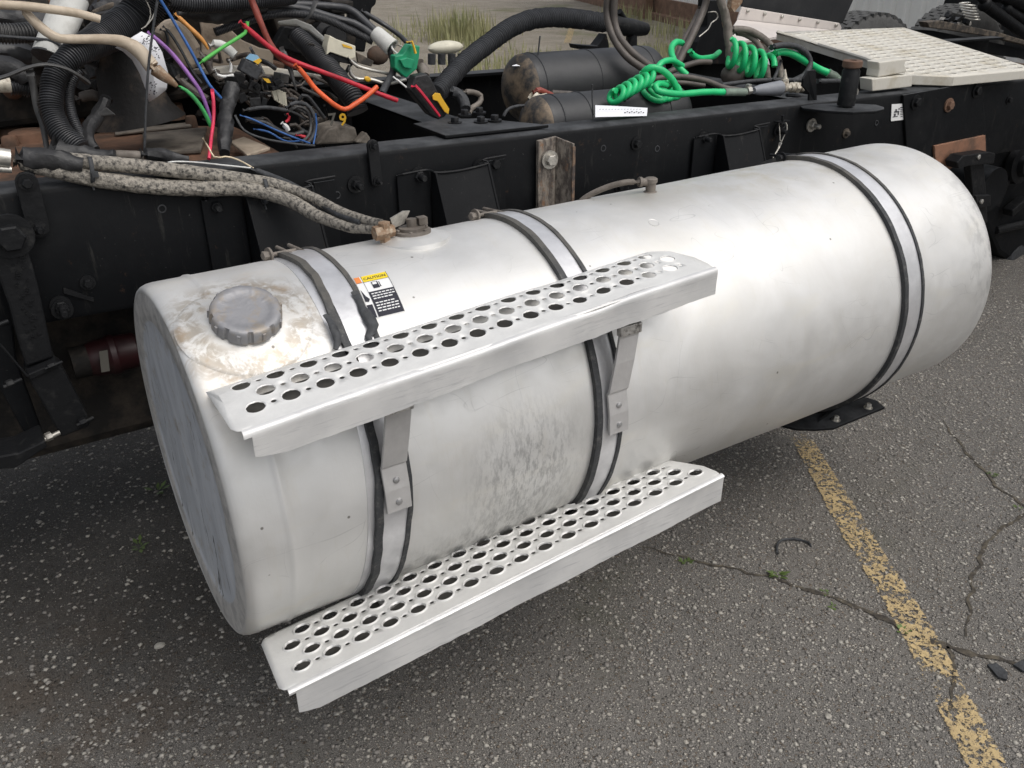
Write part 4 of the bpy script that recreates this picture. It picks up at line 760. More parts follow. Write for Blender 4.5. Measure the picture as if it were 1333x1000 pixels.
# numerals on the casting
b = MB()
def numf(px, py, sc, y): 
    o = Y(px, py, y)
    return lambda x, y_, h: o + Vector((x * sc, -.001, y_ * sc))
text_on(b, '9', 1, numf(447, 163, .042, .69), 0, 0); text_on(b, '7', 1, numf(433, 163, .042, .69), 1, 0); b.build('chalk_number', ['plastic_yellow', 'tag_tan'], gb, smooth=False)
horn = MB(); p0 = Y(182, 158, .80); horn.lathe(Vector((p0.x, p0.y, p0.z)), (-.10, .05, 1), [(0, .105), (.004, .10), (.03, .082), (.08, .068), (.14, .058), (.20, .052), (.24, .050)], 36); horn.build('shift_tower', 'tower_grime', **tg('dark flared tower standing on the brown casting behind the paper tag', 'shift tower'))

eb = thing('dark_backdrop', 'invented dark backdrop of casting shapes filling the space behind the cut wiring', 'backdrop', (-.2, 1.2, .5))
b = MB(); b.prism([Y(a, c_, 1.22) for a, c_ in ((-160, -60), (160, -60), (300, -50), (452, -40), (452, 60), (440, 104), (300, 118), (150, 150), (-160, 190))], (0, .22, 0)); b.build('backdrop_slab', 'grimy_black', eb, smooth=False, bevel=.02)  # added slab that keeps the space behind the wiring dark
random.seed(21)
for k in range(46):
    px = random.uniform(-30, 440); py = random.uniform(-10, 95 + (440 - px) * .06); sz = random.uniform(.03, .12); b = MB(); c_ = Y(px, py, 1.20)
    if k % 3: b.box(c_, (sz, random.uniform(.05, .16), sz * random.uniform(.3, .9)), Matrix.Rotation(random.uniform(-.5, .5), 3, 'Y'))
    else: b.lathe(c_, (random.uniform(-.3, .3), -1, .2), [(0, sz * .5), (.06, sz * .45), (.07, sz * .3), (.10, sz * .28)], 18)
    b.build('boss', random.choice(['grimy_black', 'grimy_black', 'gearbox_brown', 'black_metal']), eb, smooth=bool(k % 3 == 0), bevel=.006 if k % 3 else 0)  # invented casting shapes, part of the added backdrop
b = MB(); b.cyl((.5, .85, .45), (2.6, .85, .40), .055, n=24); b.build('drive_shaft', 'black_metal', **tg('dark drive shaft running back under the frame', 'drive shaft'))
# beige shells and plates
def slab(name, label, pxs, y, m, th=.03, cat='panel', depth=None):
    b = MB(); b.prism([Y(p[0], p[1], p[2] if len(p) > 2 else y) for p in pxs], (0.004, th, -.004)); return b.build(name, m, smooth=False, bevel=.004, **tg(label, cat))
cvb = thing('beige_cover', 'beige curved cover with two dark straps behind the blue wire', 'cover', Y(240, 90, .85))
b = MB(); o_ = [(206, 44), (222, 27), (236, 27), (250, 42), (262, 60), (263, 80), (256, 92), (240, 88), (222, 66)]; b.prism([Y(a, c_, .86) for a, c_ in o_], (0, .07, 0)); b.build('shell', 'beige_shell', cvb, smooth=False, bevel=.018)
for q_ in ([(212, 34, .85), (222, 44, .845), (236, 66, .84), (250, 92, .84), (262, 108, .84)], [(208, 38, .85), (216, 42, .848), (219, 54, .846), (215, 62, .85)]): b = MB(); b.tube([Y(*t) for t in q_], .006, n=8, flat=.6); b.build('strap', 'rubber', cvb)
b = MB()
for i, (u, w_) in enumerate(((0, .9), (.5, 1), (1, .9))): pass
slab('beige_bulkhead', 'tan scooped panel behind the orange and light green wires', [(258, 20), (275, 24), (296, 34), (315, 52), (338, 62), (356, 66), (356, 84), (330, 90), (300, 92), (262, 90), (262, 40)], .98, 'beige_shell', .02)
slab('beige_sill', 'pale tan horizontal sill edge below the scooped panel', [(254, 91), (300, 86), (345, 86), (385, 92), (420, 98), (420, 102), (340, 98), (258, 97)], .90, 'deck_paint', .05, 'sill')
slab('dark_tower', 'black upright bracket standing beyond the wiring with dry gravel behind', [(452, -10), (492, -10), (489, 6), (484, 10), (475, 68), (456, 64)], 1.38, 'black_paint', .03, 'bracket')
slab('grey_insulation', 'grey curved edge trim above the black corrugated hose', [(361, 27), (385, 24), (405, 32), (430, 55), (428, 60), (402, 40), (385, 33), (362, 31)], .95, 'white_sleeve', .01, 'trim')
slab('firewall_piece', 'dark irregular metal piece behind the white connector', [(370, 34), (400, 38), (430, 62), (432, 82), (400, 74), (376, 66), (355, 62)], 1.02, 'black_metal', .05, 'bracket')
b = MB(); b.ball(Y(580, 62, 1.45), .055, 20, sq=(1.25, .6, .42)); b.build('seat_pad', 'cream_plastic', **tg('small cream rounded cover beyond the far rail left of the big hose', 'cover'))
b = MB()
for k in range(4): b.cyl(Y(562 + k * 13, 70, 1.42), Y(562 + k * 13, 84, 1.42), .014, n=14)
b.build('hose_stub_row', 'rubber', **tg('row of short black rollers under the cream cover', 'rollers'))

# ================================================================ WIRING, LEFT
WG = 'cut wires sticking out of the wiring'
hose('corrugated_conduit', 'thick ribbed black conduit bending down at the left edge', 'conduit', [(200, -12, .72), (178, 22, .72), (150, 40, .70), (118, 58, .66), (92, 74, .62), (74, 95, .60), (67, 122, .58), (69, 150, .56), (82, 176, .53), (104, 196, .50)], [46, 44, 38, 30, 27, 27, 30], 'conduit', ribs=.0052)
hose('corrugated_conduit', 'slim ribbed conduit beside the thick bent conduit', 'conduit', [(104, 92, .62), (94, 106, .61), (90, 128, .60), (94, 152, .58), (104, 174, .56), (112, 188, .54)], 12, 'conduit', ribs=.004)
hose('corrugated_conduit', 'short dim ribbed conduit crossing behind the dark tower', 'conduit', [(112, 72, .78), (128, 80, .80), (146, 86, .82)], 20, 'conduit', ribs=.005)
hose('corrugated_conduit', 'ribbed conduit running along the top left corner', 'conduit', [(-20, 42, .78), (20, 44, .78), (60, 40, .80), (100, 34, .84)], 22, 'conduit_dusty', ribs=.006)
hose('corrugated_conduit', 'ribbed black conduit across the top between blue and red wires', 'conduit', [(205, -4, .80), (250, 4, .82), (300, 3, .84), (345, -2, .86), (380, -6, .9)], 22, 'conduit', ribs=.006)
hose('corrugated_conduit', 'ribbed conduit slanting down under the crossing red wire', 'conduit', [(384, 44, .90), (412, 72, .84), (436, 99, .78), (458, 126, .72), (466, 146, .70)], [22, 26, 28, 28], 'conduit', ribs=.0058)
hose('corrugated_conduit', 'big arching black corrugated hose above the far rail', 'conduit', [(566, 124, .78), (584, 104, .86), (604, 82, .95), (634, 58, 1.05), (671, 33, 1.15), (710, 23, 1.22), (753, 25, 1.28), (786, 30, 1.32)], [26, 25, 24, 24, 23, 23], 'conduit', ribs=.0105)
wsl = thing('white_sleeve', 'wide whitish sleeve with open lower end behind the tan hoses', 'sleeve', Y(62, 74, .69))
b = MB(); b.tube([Y(95, -8, .76), Y(84, 22, .74), Y(72, 50, .71), Y(62, 74, .69)], [wid(44, Y(84, 22, .74)), wid(42, Y(72, 50, .72)), wid(40, Y(62, 74, .7))], n=28, flat=.75); b.build('tube', 'white_sleeve', wsl)
hose('tan_hose', 'tan hose with chewed end at the top left corner', 'hose', [(-20, 5, .60), (30, 8, .60), (66, 12, .60), (104, 18, .60), (130, 25, .60)], [10, 10, 10, 9], 'hose_tan')
hose('tan_hose', 'bent tan hose ending in a taped grommet by the paper tag', 'hose', [(26, 8, .62), (50, 33, .61), (74, 49, .60), (96, 51, .60), (128, 51, .60), (155, 53, .59), (174, 61, .58), (186, 72, .58), (198, 87, .57)], [9, 11, 10, 10, 12, 16, 18], 'hose_tan')
hose('grommet', 'orange brown rubber cone on the end of the tan hose', 'grommet', [(196, 84, .57), (206, 94, .565), (220, 104, .56), (230, 112, .56)], [17, 15, 11, 5], 'brass_rusty')
hose('cut_wire', 'green wire leaving the tan grommet', 'wire', [(228, 110, .56), (244, 119, .56), (258, 134, .56), (268, 150, .56), (275, 165, .56)], [3, 5, 5, 5], 'wire_green_dark', WG)
hose('cut_wire', 'purple wire slanting down to the brown casting', 'wire', [(192, 42, .62), (205, 52, .61), (225, 71, .60), (247, 99, .58), (263, 124, .57), (276, 160, .56)], [4.5, 5, 5, 4], 'wire_purple', WG)
hose('cut_wire', 'light green wire with a bent tip at the top', 'wire', [(258, 84, .66), (285, 65, .66), (315, 46, .66), (321, 39, .66), (322, 28, .66)], 4.2, 'wire_green', WG)
hose('cut_wire', 'blue wire hanging down past the beige cover', 'wire', [(204, -8, .66), (225, 26, .65), (245, 60, .63), (260, 88, .62), (273, 111, .60), (288, 128, .60)], 3.6, 'wire_blue', WG)
hose('cut_wire', 'amber brown wire in front of the tan panel', 'wire', [(227, 18, .70), (247, 36, .69), (264, 53, .68), (271, 64, .68)], [6, 5, 6, 3], 'wire_amber', WG)
hose('cut_wire', 'pinkish red wire dropping onto the rail', 'wire', [(276, 116, .57), (278, 134, .56), (278, 155, .55), (275, 180, .52), (272, 207, .48)], 4.2, 'wire_pink', WG)
hose('cut_wire', 'long crimson cable crossing above the slanted conduit', 'wire', [(312, 28, .66), (330, 44, .66), (353, 63, .66), (378, 78, .66), (415, 92, .66), (450, 105, .66), (488, 120, .66), (517, 131, .66)], [6, 6.5, 6, 6, 6], 'wire_red', WG)
hose('cut_wire', 'brownish red cable coming down from the top edge', 'wire', [(322, -14, .70), (329, 4, .70), (338, 26, .69), (353, 60, .68), (369, 78, .67), (386, 88, .66)], [8, 8, 7, 9, 6], 'wire_brownred', WG)
hose('cut_wire', 'bright orange cable bent into a V over the gearbox', 'wire', [(384, 84, .64), (396, 97, .64), (410, 115, .64), (432, 134, .63), (444, 141.5, .63), (452, 142, .63), (460, 137, .63), (475, 127, .64), (491, 113, .65)], 6.2, 'wire_orange', WG)
hose('cut_wire', 'thin cream wire curling over the rail', 'wire', [(264, 180, .46), (272, 193, .46), (280, 205, .44), (296, 204, .43), (312, 209, .42), (330, 219, .41)], 2, 'wire_cream', WG)
hose('cut_wire', 'thin pale grey wire lying on the tan hose pair', 'wire', [(208, 216, .42), (222, 211, .42), (250, 211, .42), (290, 215, .415), (328, 219, .41)], 2, 'wire_white', WG)
hose('hanging_cord', 'thin black cord hanging in front of the white paper tag', 'cord', [(206, -6, .56), (199, 40, .56), (194, 80, .555), (191, 120, .55), (188, 195, .54)], 3, 'rubber')
hose('steel_wire', 'thin bright wire curled at the top of the ribbed conduit', 'wire', [(186, -4, .68), (194, 8, .68), (196, 22, .68), (190, 34, .68), (184, 38, .68)], 1.6, 'zinc')
hose('steel_wire', 'thin bright wire arching beside the black cord', 'wire', [(204, 0, .67), (202, 14, .67), (197, 26, .67), (188, 36, .67)], 1.5, 'zinc')
hose('rubber_strap', 'black rubber strap wrapped round the thick ribbed conduit', 'strap', [(-15, 106, .56), (12, 98, .56), (34, 89, .555), (58, 84, .55), (82, 88, .55), (100, 97, .56), (112, 106, .60)], [9, 9, 8, 8, 9, 12], 'conduit_dusty', flat=.5)
hose('rubber_hose', 'black hose looping under the white sleeve', 'hose', [(-15, 46, .70), (20, 49, .70), (48, 51, .69), (70, 54, .67), (82, 62, .66), (88, 70, .66)], 4, 'rubber')
hose('rubber_hose', 'dark hose hanging left of the thick ribbed conduit', 'hose', [(38, 90, .62), (43, 110, .62), (48, 140, .61), (56, 165, .60), (62, 200, .58)], [9, 8, 7, 6], 'conduit_dusty')
hose('rubber_hose', 'black hose at the left edge below the rubber strap', 'hose', [(-15, 90, .66), (8, 88, .66), (26, 96, .66), (34, 104, .66)], 26, 'tape_black', lump=.4)
b = MB(); b.cyl(Y(-12, 111, .60), Y(14, 111, .60), wid(16, Y(0, 111, .6)), n=18); b.build('cream_fitting', 'fitting_cream', **tg('cream threaded fitting at the left edge under the strap', 'fitting'))
hose('ribbed_stub', 'dark ribbed hose stub right of the cream fitting', 'hose', [(12, 113, .66), (26, 112, .66), (40, 116, .66)], 20, 'conduit', ribs=.005)
hose('taped_branch', 'black taped harness branch with torn tape flap', 'harness', [(138, 128, .66), (131, 146, .63), (122, 158, .60), (114, 172, .57), (116, 186, .54), (124, 196, .52)], [14, 15, 17, 16, 13, 14], 'tape_black', lump=.45)
slab('tape_flap', 'grey torn tape flap hanging from the taped branch', [(122, 151), (138, 139), (150, 149), (136, 151)], .60, 'conduit_dusty', .004, 'tape')
hose('taped_branch', 'grey and black taped hose lying behind the tan hose pair', 'harness', [(66, 190, .50), (90, 198, .49), (112, 203, .48), (136, 203, .47), (150, 200, .46)], [26, 24, 20, 14, 12], 'tape_black', lump=.5)
hose('grey_hose', 'short grey hose between black tape lumps above the rail', 'hose', [(142, 201, .47), (160, 202, .47), (186, 203, .47)], [10, 12, 11], 'hose_greybrown')
hose('taped_branch', 'lumpy black tape bundle lying on the rail top', 'harness', [(182, 200, .47), (200, 202, .47), (222, 206, .47), (246, 208, .46)], [16, 18, 14, 8], 'tape_black', lump=.6)
hose('taped_branch', 'upright taped harness trunk with ribbed sleeve near the red wire', 'harness', [(301, 104, .66), (300, 122, .64), (296, 140, .62), (293, 160, .59), (292, 180, .55), (293, 200, .51)], [16, 20, 18, 20, 17, 15], 'tape_black', lump=.4)
hose('cable_pair', 'orange red cable glimpsed beside the slim conduit', 'wire', [(96, 158, .60), (103, 166, .60), (108, 174, .60)], 5, 'wire_brownred')
# near tan speckled hoses
hose('speckled_hose', 'upper speckled tan hose strapped along the rail to the tank', 'hose', [(60, 204, .44), (81, 208, .43), (150, 214, .42), (225, 222, .41), (300, 231, .40), (350, 239, .37), (382, 248, .33), (410, 259, .28), (440, 274, .20), (478, 287, .10), (497, 291, .05)], [18, 18, 18, 17, 16, 14, 12, 11], 'loom_tan', 'speckled tan hose pair')
hose('speckled_hose', 'lower speckled tan hose strapped along the rail to the tank', 'hose', [(20, 208, .44), (48, 216, .43), (105, 229, .42), (165, 239, .41), (240, 245, .40), (315, 246, .38), (345, 251, .36), (384, 264, .30), (408, 279, .25), (451, 295, .15), (480, 298, .09), (497, 297, .05)], [19, 20, 20, 19, 18, 17, 14, 13], 'loom_tan', 'speckled tan hose pair')
hose('tape_sleeve', 'dirty dark sleeve over the left end of the speckled hoses', 'sleeve', [(20, 205, .435), (60, 208, .43), (90, 212, .42), (108, 215, .415)], [24, 28, 24, 16], 'tape_black', lump=.3)
hose('black_sleeve', 'black cable running beside the tan hoses to the tank fitting', 'cable', [(327, 220, .41), (354, 230, .385), (386, 245, .33), (413, 261, .27), (440, 279, .19), (470, 290, .11)], [7, 9, 9, 9, 8], 'rubber')
for (px, py, l2_) in ((118, 222, 'left one, by the link plate'), (265, 238, 'middle one, above the front bracket'), (344, 249, 'right one, near the sloping part')):
    c_ = Y(px, py, .415 if px < 300 else .37); b = MB(); vs = []; d_ = Vector((1, 0, -.12)).normalized(); u_ = Vector((.12, 0, 1)).normalized(); n_ = 20; rr = wid(31, c_)
    for k in range(n_):
        t = 2 * math.pi * k / n_; q = c_ + Vector((0, math.cos(t) * rr * .72, 0)) + u_ * math.sin(t) * rr
        vs += [q - d_ * .004, q + d_ * .004]
    b.add(vs, [(2 * k, 2 * k + 1, 2 * ((k + 1) % n_) + 1, 2 * ((k + 1) % n_)) for k in range(n_)]); b.box(c_ + Vector((.004, -rr * .72, -.004)), (.012, .008, .010)); b.tube([c_ + u_ * -rr, c_ + u_ * (-rr - .012) + Vector((.002, -.006, 0))], .0018, n=6)
    b.build('zip_tie', 'rubber', solid=.0016, **tg('black zip tie on the tan hoses, ' + l2_, 'zip tie', 'zip ties on the tan hoses'))
b = MB(); b.cyl(Y(-10, 203, .44), Y(13, 206, .44), wid(20, Y(0, 205, .44)), n=20); b.cyl(Y(-10, 219, .44), Y(15, 221, .44), wid(8, Y(0, 220, .44)), n=16); b.build('silver_coupling', 'bright_bolt', **tg('bright metal coupling at the left edge above the rail', 'coupling'))
a_ = Y(62, 74, .69); d_ = (a_ - Y(66, 62, .70)).normalized(); b = MB(); b.lathe(a_ - d_ * .002, d_, [(0, wid(34, a_)), (.004, wid(34, a_))], 24); b.build('opening_shade', 'rubber', wsl)  # dark disc stands in for the shaded inside of the sleeve
b = MB(); b.prism([Y(34, 196, .42), Y(44, 198, .42), Y(47, 215, .42), (Y(45, 232, .42)), Y(33, 230, .42), Y(36, 212, .42)], (0, .02, 0)); b.build('hose_clamp', 'black_metal', smooth=False, bevel=.004, **tg('black clip holding the hoses above the left link plate', 'clamp'))
# top loom bundle
for pts_, w_, lb in (([(300, -6, .95), (360, 4, .95), (430, 8, .95), (456, 13, .93), (476, 29, .9), (492, 44, .87)], 9, 'uppermost black loom curving down to the white tape'),
                     ([(285, 26, .92), (330, 12, .92), (362, 8, .92), (396, 12, .92), (430, 22, .91), (462, 31, .9), (486, 46, .87)], 9, 'middle black loom curving down to the white tape'),
                     ([(280, 42, .90), (320, 28, .90), (350, 20, .90), (384, 18, .90), (420, 24, .90), (452, 38, .89), (485, 54, .87)], 10, 'lowest black loom curving down to the white tape'),
                     ([(470, 14, 1.0), (500, 32, .98), (520, 46, .95), (532, 58, .9)], 6, 'black cable passing behind the white tape')):
    hose('black_loom', lb, 'harness', pts_, w_, 'conduit', 'black looms running to the white tape', ribs=.004 if 'lowest' in lb else 0)
hose('black_loom', 'lumpy wet looking black loom along the top behind the red cables', 'harness', [(226, 20, .88), (250, 17, .88), (280, 18, .88), (310, 12, .89), (345, 8, .9)], [8, 18, 22, 20, 14], 'tape_black', lump=.4)
hose('black_loom', 'dark loom bundle crossing behind the beige cover at top', 'harness', [(120, 22, .92), (150, 10, .92), (185, -5, .92)], 24, 'tape_black', lump=.5)
hose('tape_wrap', 'grey tie wrapped round the black looms at the top', 'tie', [(412, -2, .88), (408, 10, .87), (402, 22, .87), (396, 27, .88)], [8, 7, 5, 3], 'conduit_dusty', flat=.4)
b = MB(); a_, c_ = Y(488, 42, .86), Y(510, 62, .82); b.lathe(a_, c_ - a_, [(0, .018), (.01, .0205), ((c_ - a_).length * .8, .0225), ((c_ - a_).length, .0235), ((c_ - a_).length, .018), ((c_ - a_).length * .6, .016)], 24, cap=False); b.build('white_tape', 'white_sleeve', **tg('whitish tape collar gathering the black looms', 'tape'))
for k, (p_, q_) in enumerate((((510, 60), (522, 74)), ((512, 64), (517, 78)), ((514, 58), (528, 66)), ((511, 66), (524, 84)))):
    hose('stripped_wire', ('upper', 'left', 'right', 'lower')[k] + ' thin bare wire between white tape and green connector', 'wire', [(*p_, .82), ((p_[0] + q_[0]) / 2 + (k - 1.5) * 3, (p_[1] + q_[1]) / 2 - 2, .80), (*q_, .79)], 2.2, ('wire_white', 'wire_cream', 'zinc', 'wire_white')[k])
hose('black_cable', 'black cable dropping from the white tape behind the orange wire', 'cable', [(506, 60, .84), (511, 76, .82), (512, 92, .80), (504, 108, .77), (497, 122, .74)], 9, 'rubber')
hose('bright_pipe', 'upper thin bright pipe below the white connector', 'pipe', [(452, 74, .80), (462, 84, .80), (474, 89, .80), (500, 95, .80), (520, 100, .82)], 4, 'bright_bolt', 'thin bright pipes below the white connector')
hose('bright_pipe', 'lower thin bright pipe below the white connector', 'pipe', [(454, 84, .78), (457, 97, .78), (466, 103, .78), (485, 104, .78), (504, 109, .78), (528, 104, .80)], 4.5, 'bright_bolt', 'thin bright pipes below the white connector')
hose('bright_pipe', 'short thin bright pipe under the green connector', 'pipe', [(512, 100, .76), (522, 108, .74), (534, 118, .72)], 2.5, 'wire_white')
slab('yellow_clip', 'small mustard clip on the bright pipes', [(474, 99), (480, 99), (484, 104), (479, 107), (474, 104)], .765, 'plastic_yellow', .01, 'clip')
# connectors
cn = thing('green_connector', 'green plastic plug with yellow lever beside the white tape', 'connector', Y(530, 103, .76))
b = MB(); b.prism([Y(a, c2, .76) for a, c2 in ((514, 73), (524, 71), (533, 58), (547, 60), (546, 74), (543, 90), (529, 102), (514, 89))], (0, .03, 0)); b.build('body', 'connector_green', cn, smooth=False, bevel=.003)
b = MB(); b.prism([Y(a, c2, .748) for a, c2 in ((521, 78), (530, 75), (540, 78), (536, 90), (526, 88))], (0, .014, 0)); b.build('latch', 'connector_green', cn, smooth=False, bevel=.002)
b = MB(); b.tube([Y(529, 55, .752), Y(536, 54, .75), Y(539, 62, .745), Y(541, 70, .742)], [.005, .006, .005, .006], n=8, flat=.6); b.build('lever', 'plastic_yellow', cn)
hose('taped_cable', 'grey taped cable leaving the green connector downward', 'cable', [(545, 82, .80), (551, 92, .78), (553, 100, .76)], [14, 15, 13], 'hose_greybrown')
bc = thing('black_connector', 'black plug with red bar and yellow tab hanging over the rail', 'connector', Y(570, 155, .66))
b = MB(); b.prism([Y(a, c2, .70) for a, c2 in ((541, 99), (556, 96), (562, 103), (583, 146), (580, 152), (571, 156), (560, 150), (534, 118), (537, 110))], (0, .035, 0)); b.build('body', 'tape_black', bc, smooth=False, bevel=.004)
b = MB(); b.tube([Y(536, 113, .695), Y(541, 112, .688), Y(556, 130, .684), Y(572, 151, .682)], [.0075, .007, .007, .006], n=8, flat=.6); b.build('red_bar', 'plastic_red', bc)
b = MB(); b.prism([Y(572 + 6 * math.cos(t * .524) if 3 < t < 11 or t < 2 else 583, 127 + 6 * math.sin(t * .524), .690) for t in range(12)] if 0 else [Y(a, c2, .688) for a, c2 in ((563, 125), (567, 121), (573, 122), (576, 128), (585, 142), (584, 149), (579, 146), (570, 132), (564, 130))], (0, .004, 0)); b.build('yellow_tab', 'plastic_yellow', bc, smooth=False, bevel=.001)
wc = thing('white_connector', 'cream white plug with yellow smear above the slanted conduit', 'connector', Y(445, 80, .80))
b = MB(); b.prism([Y(a, c2, .80) for a, c2 in ((429, 46), (438, 51), (463, 60), (463, 75), (456, 77), (430, 68), (425, 72), (426, 60))], (0, .035, 0)); b.build('body', 'cream_plastic', wc, smooth=False, bevel=.002)
b = MB(); b.prism([Y(a, c2, .805) for a, c2 in ((430, 69), (457, 77), (457, 84), (436, 80), (429, 76))], (0, .03, 0)); b.build('base', 'black_metal', wc, smooth=False, bevel=.002)
b = MB(); b.prism([Y(a, c2, .7985) for a, c2 in ((445, 57), (458, 61), (459, 64), (447, 61))], (0, .001, 0)); b.build('smear', 'plastic_yellow', wc, smooth=False)
b = MB(); b.prism([Y(a, c2, .83) for a, c2 in ((464, 68), (474, 73), (487, 80), (484, 87), (466, 82))], (0, .01, 0)); b.build('rusty_strap', 'rust_scale', smooth=False, bevel=.002, **tg('rusty perforated strap right of the white connector', 'strap'))
b = MB(); b.ball(Y(492, 72, 1.1), .035, 14, sq=(1, .7, .8)); b.build('rust_lump', 'gearbox_brown', **tg('brown rusty knuckle behind the white tape', 'knuckle'))
# relay cluster
rl = thing('relay_block', 'cluster of black relays and plugs in the middle of the wiring', 'relay block', Y(335, 140, .7))
random.seed(11)
for k in range(26):
    px = random.uniform(306, 366); py = 98 + random.uniform(0, 42) - (366 - px) * .02; c_ = Y(px, py, .72 + random.uniform(-.05, .05)); b = MB()
    b.box(c_, (random.uniform(.012, .03), random.uniform(.012, .03), random.uniform(.01, .025)), Matrix.Rotation(random.uniform(-.6, .6), 3, 'Y') @ Matrix.Rotation(random.uniform(-.6, .6), 3, 'Z'))
    b.build('relay', random.choice(['tape_black', 'black_metal', 'conduit_dusty', 'tape_black']), rl, smooth=False, bevel=.0015)
b = MB(); b.box(Y(325, 90, .68), (.045, .03, .03), Matrix.Rotation(.6, 3, 'Y')); b.build('connector', 'rubber', rl, smooth=False, bevel=.003)
b = MB(); b.prism([Y(a, c2, .665) for a, c2 in ((320, 76), (326, 70), (335, 72), (340, 78), (336, 83))], (0, .004, 0)); b.build('blue_flap', 'plastic_blue', rl, smooth=False)
b = MB(); b.prism([Y(a, c2, .662) for a, c2 in ((330, 80), (338, 76), (341, 79), (336, 84))], (0, .003, 0)); b.build('yellow_flap', 'plastic_yellow', rl, smooth=False)
b = MB(); b.prism([Y(a, c2, .68) for a, c2 in ((342, 102), (350, 103), (353, 108), (348, 108))], (0, .006, 0)); b.build('yellow_clip', 'plastic_yellow', rl, smooth=False)
cmb = thing('cream_comb', 'broken cream plastic comb right of the relay block', 'connector', Y(362, 138, .7))
for k in range(6):
    b = MB(); b.prism([Y(352 + k * 3.4, 114 + k * 1.5, .70), Y(355 + k * 3.4, 113 + k * 1.5, .70), Y(361 + k * 2.6, 130 + k * 1.6, .70), Y(358 + k * 2.6, 131 + k * 1.6, .70)], (0, .01, 0)); b.build('tooth', 'cream_plastic', cmb, smooth=False)
hose('white_elbow', 'white taped elbow under the light green wire', 'elbow', [(272, 60, .70), (282, 57, .70), (294, 62, .69), (306, 72, .68)], [9, 11, 12, 10], 'white_sleeve')
hose('white_elbow', 'thin white bracket wire near the small black connector', 'wire', [(279, 90, .66), (282, 97, .66), (292, 100, .66), (304, 98, .66)], 4, 'wire_white')
hose('white_elbow', 'second thin white prong beside the blue wires', 'wire', [(298, 78, .66), (301, 86, .66), (300, 94, .66)], 3.5, 'wire_white')
for k, (pts_, m_, w_, lb) in enumerate((([(316, 144, .66), (345, 140, .66), (374, 144, .66)], 'rubber', 5, 'black wire from the taped trunk to the wire loop'), ([(312, 150, .62), (330, 156, .61), (356, 168, .60), (380, 178, .58), (404, 187, .56)], 'wire_blue', 2.4, 'thin blue wire crossing below the relay block'),
    ([(306, 150, .60), (318, 170, .58), (345, 181, .56), (380, 187, .55), (410, 190, .54)], 'rubber', 3, 'thin black wire lying along the rail edge'), ([(372, 140, .62), (384, 134, .62), (400, 137, .62), (410, 154, .61), (409, 174, .60), (399, 189, .58)], 'rubber', 5, 'outer black wire of the round loop'),
    ([(376, 146, .64), (388, 139, .64), (400, 145, .63), (405, 160, .62), (402, 176, .60), (392, 186, .58)], 'conduit_dusty', 4, 'inner dark wire of the round loop'), ([(411, 148, .60), (412, 166, .60), (408, 188, .58)], 'wire_blue', 2, 'thin blue wire on the outside of the loop'),
    ([(320, 156, .66), (345, 160, .66), (362, 170, .64), (380, 176, .62), (395, 172, .62)], 'tape_black', 7, 'black taped wire inside the round loop'), ([(330, 168, .62), (350, 172, .62), (372, 184, .60), (396, 183, .58)], 'wire_blue', 2.5, 'second blue wire near the rail edge'),
    ([(385, 176, .60), (396, 178, .60), (402, 182, .60)], 'wire_red', 4, 'short red wire end inside the loop'), ([(374, 148, .61), (377, 154, .61), (372, 159, .61)], 'wire_red', 3.5, 'tiny red tip above the white plug'),
    ([(326, 62, .9), (345, 100, .82), (352, 118, .8)], 'conduit_dusty', 4, 'dark strap wire behind the relay block'), ([(366, 62, .70), (376, 84, .68), (384, 112, .66), (386, 118, .66)], 'conduit_dusty', [7, 7, 5, 2], 'grey tapered tie tail over the red cable'))):
    hose('loose_wire', lb, 'wire', pts_, w_, m_, 'loose wires round the relay block')
hose('white_plug', 'small white plug inside the wire loop', 'plug', [(367, 160, .60), (373, 166, .60), (375, 170, .60)], [5, 7, 6], 'wire_white')
tangle = thing('wire_tangle', 'tangle of thin dark wires low behind the relay block', 'wiring', Y(350, 175, .74))
for k in range(30):
    px = random.uniform(215, 440); py = random.uniform(60, 165); pq = [Y(px + i_ * random.uniform(6, 16), py + random.uniform(-14, 16) + i_ * 3, .86 + random.uniform(-.04, .05)) for i_ in range(4)]
    b = MB(); b.tube(pq, wid(random.choice([3, 4.5, 6, 8]), pq[1]), n=8, lump=.3); b.build('loose_wire', random.choice(['tape_black', 'grimy_black', 'rubber', 'hose_brown', 'hose_brown']), tangle)
for k in range(20):        # tangle of thin dark wires low in the wiring
    px = random.uniform(300, 400); py = random.uniform(104, 180); q_ = [(px, py, .74), (px + random.uniform(8, 26), py + random.uniform(-14, 14), .73), (px + random.uniform(20, 40), py + random.uniform(-10, 20), .74)]
    pq = [Y(*q) for q in q_]; b = MB(); b.tube(pq, wid(random.choice([2.5, 3.5, 4.5]), pq[1]), n=8); b.build('loose_wire', random.choice(['tape_black', 'conduit_dusty', 'rubber', 'hose_brown']), tangle)
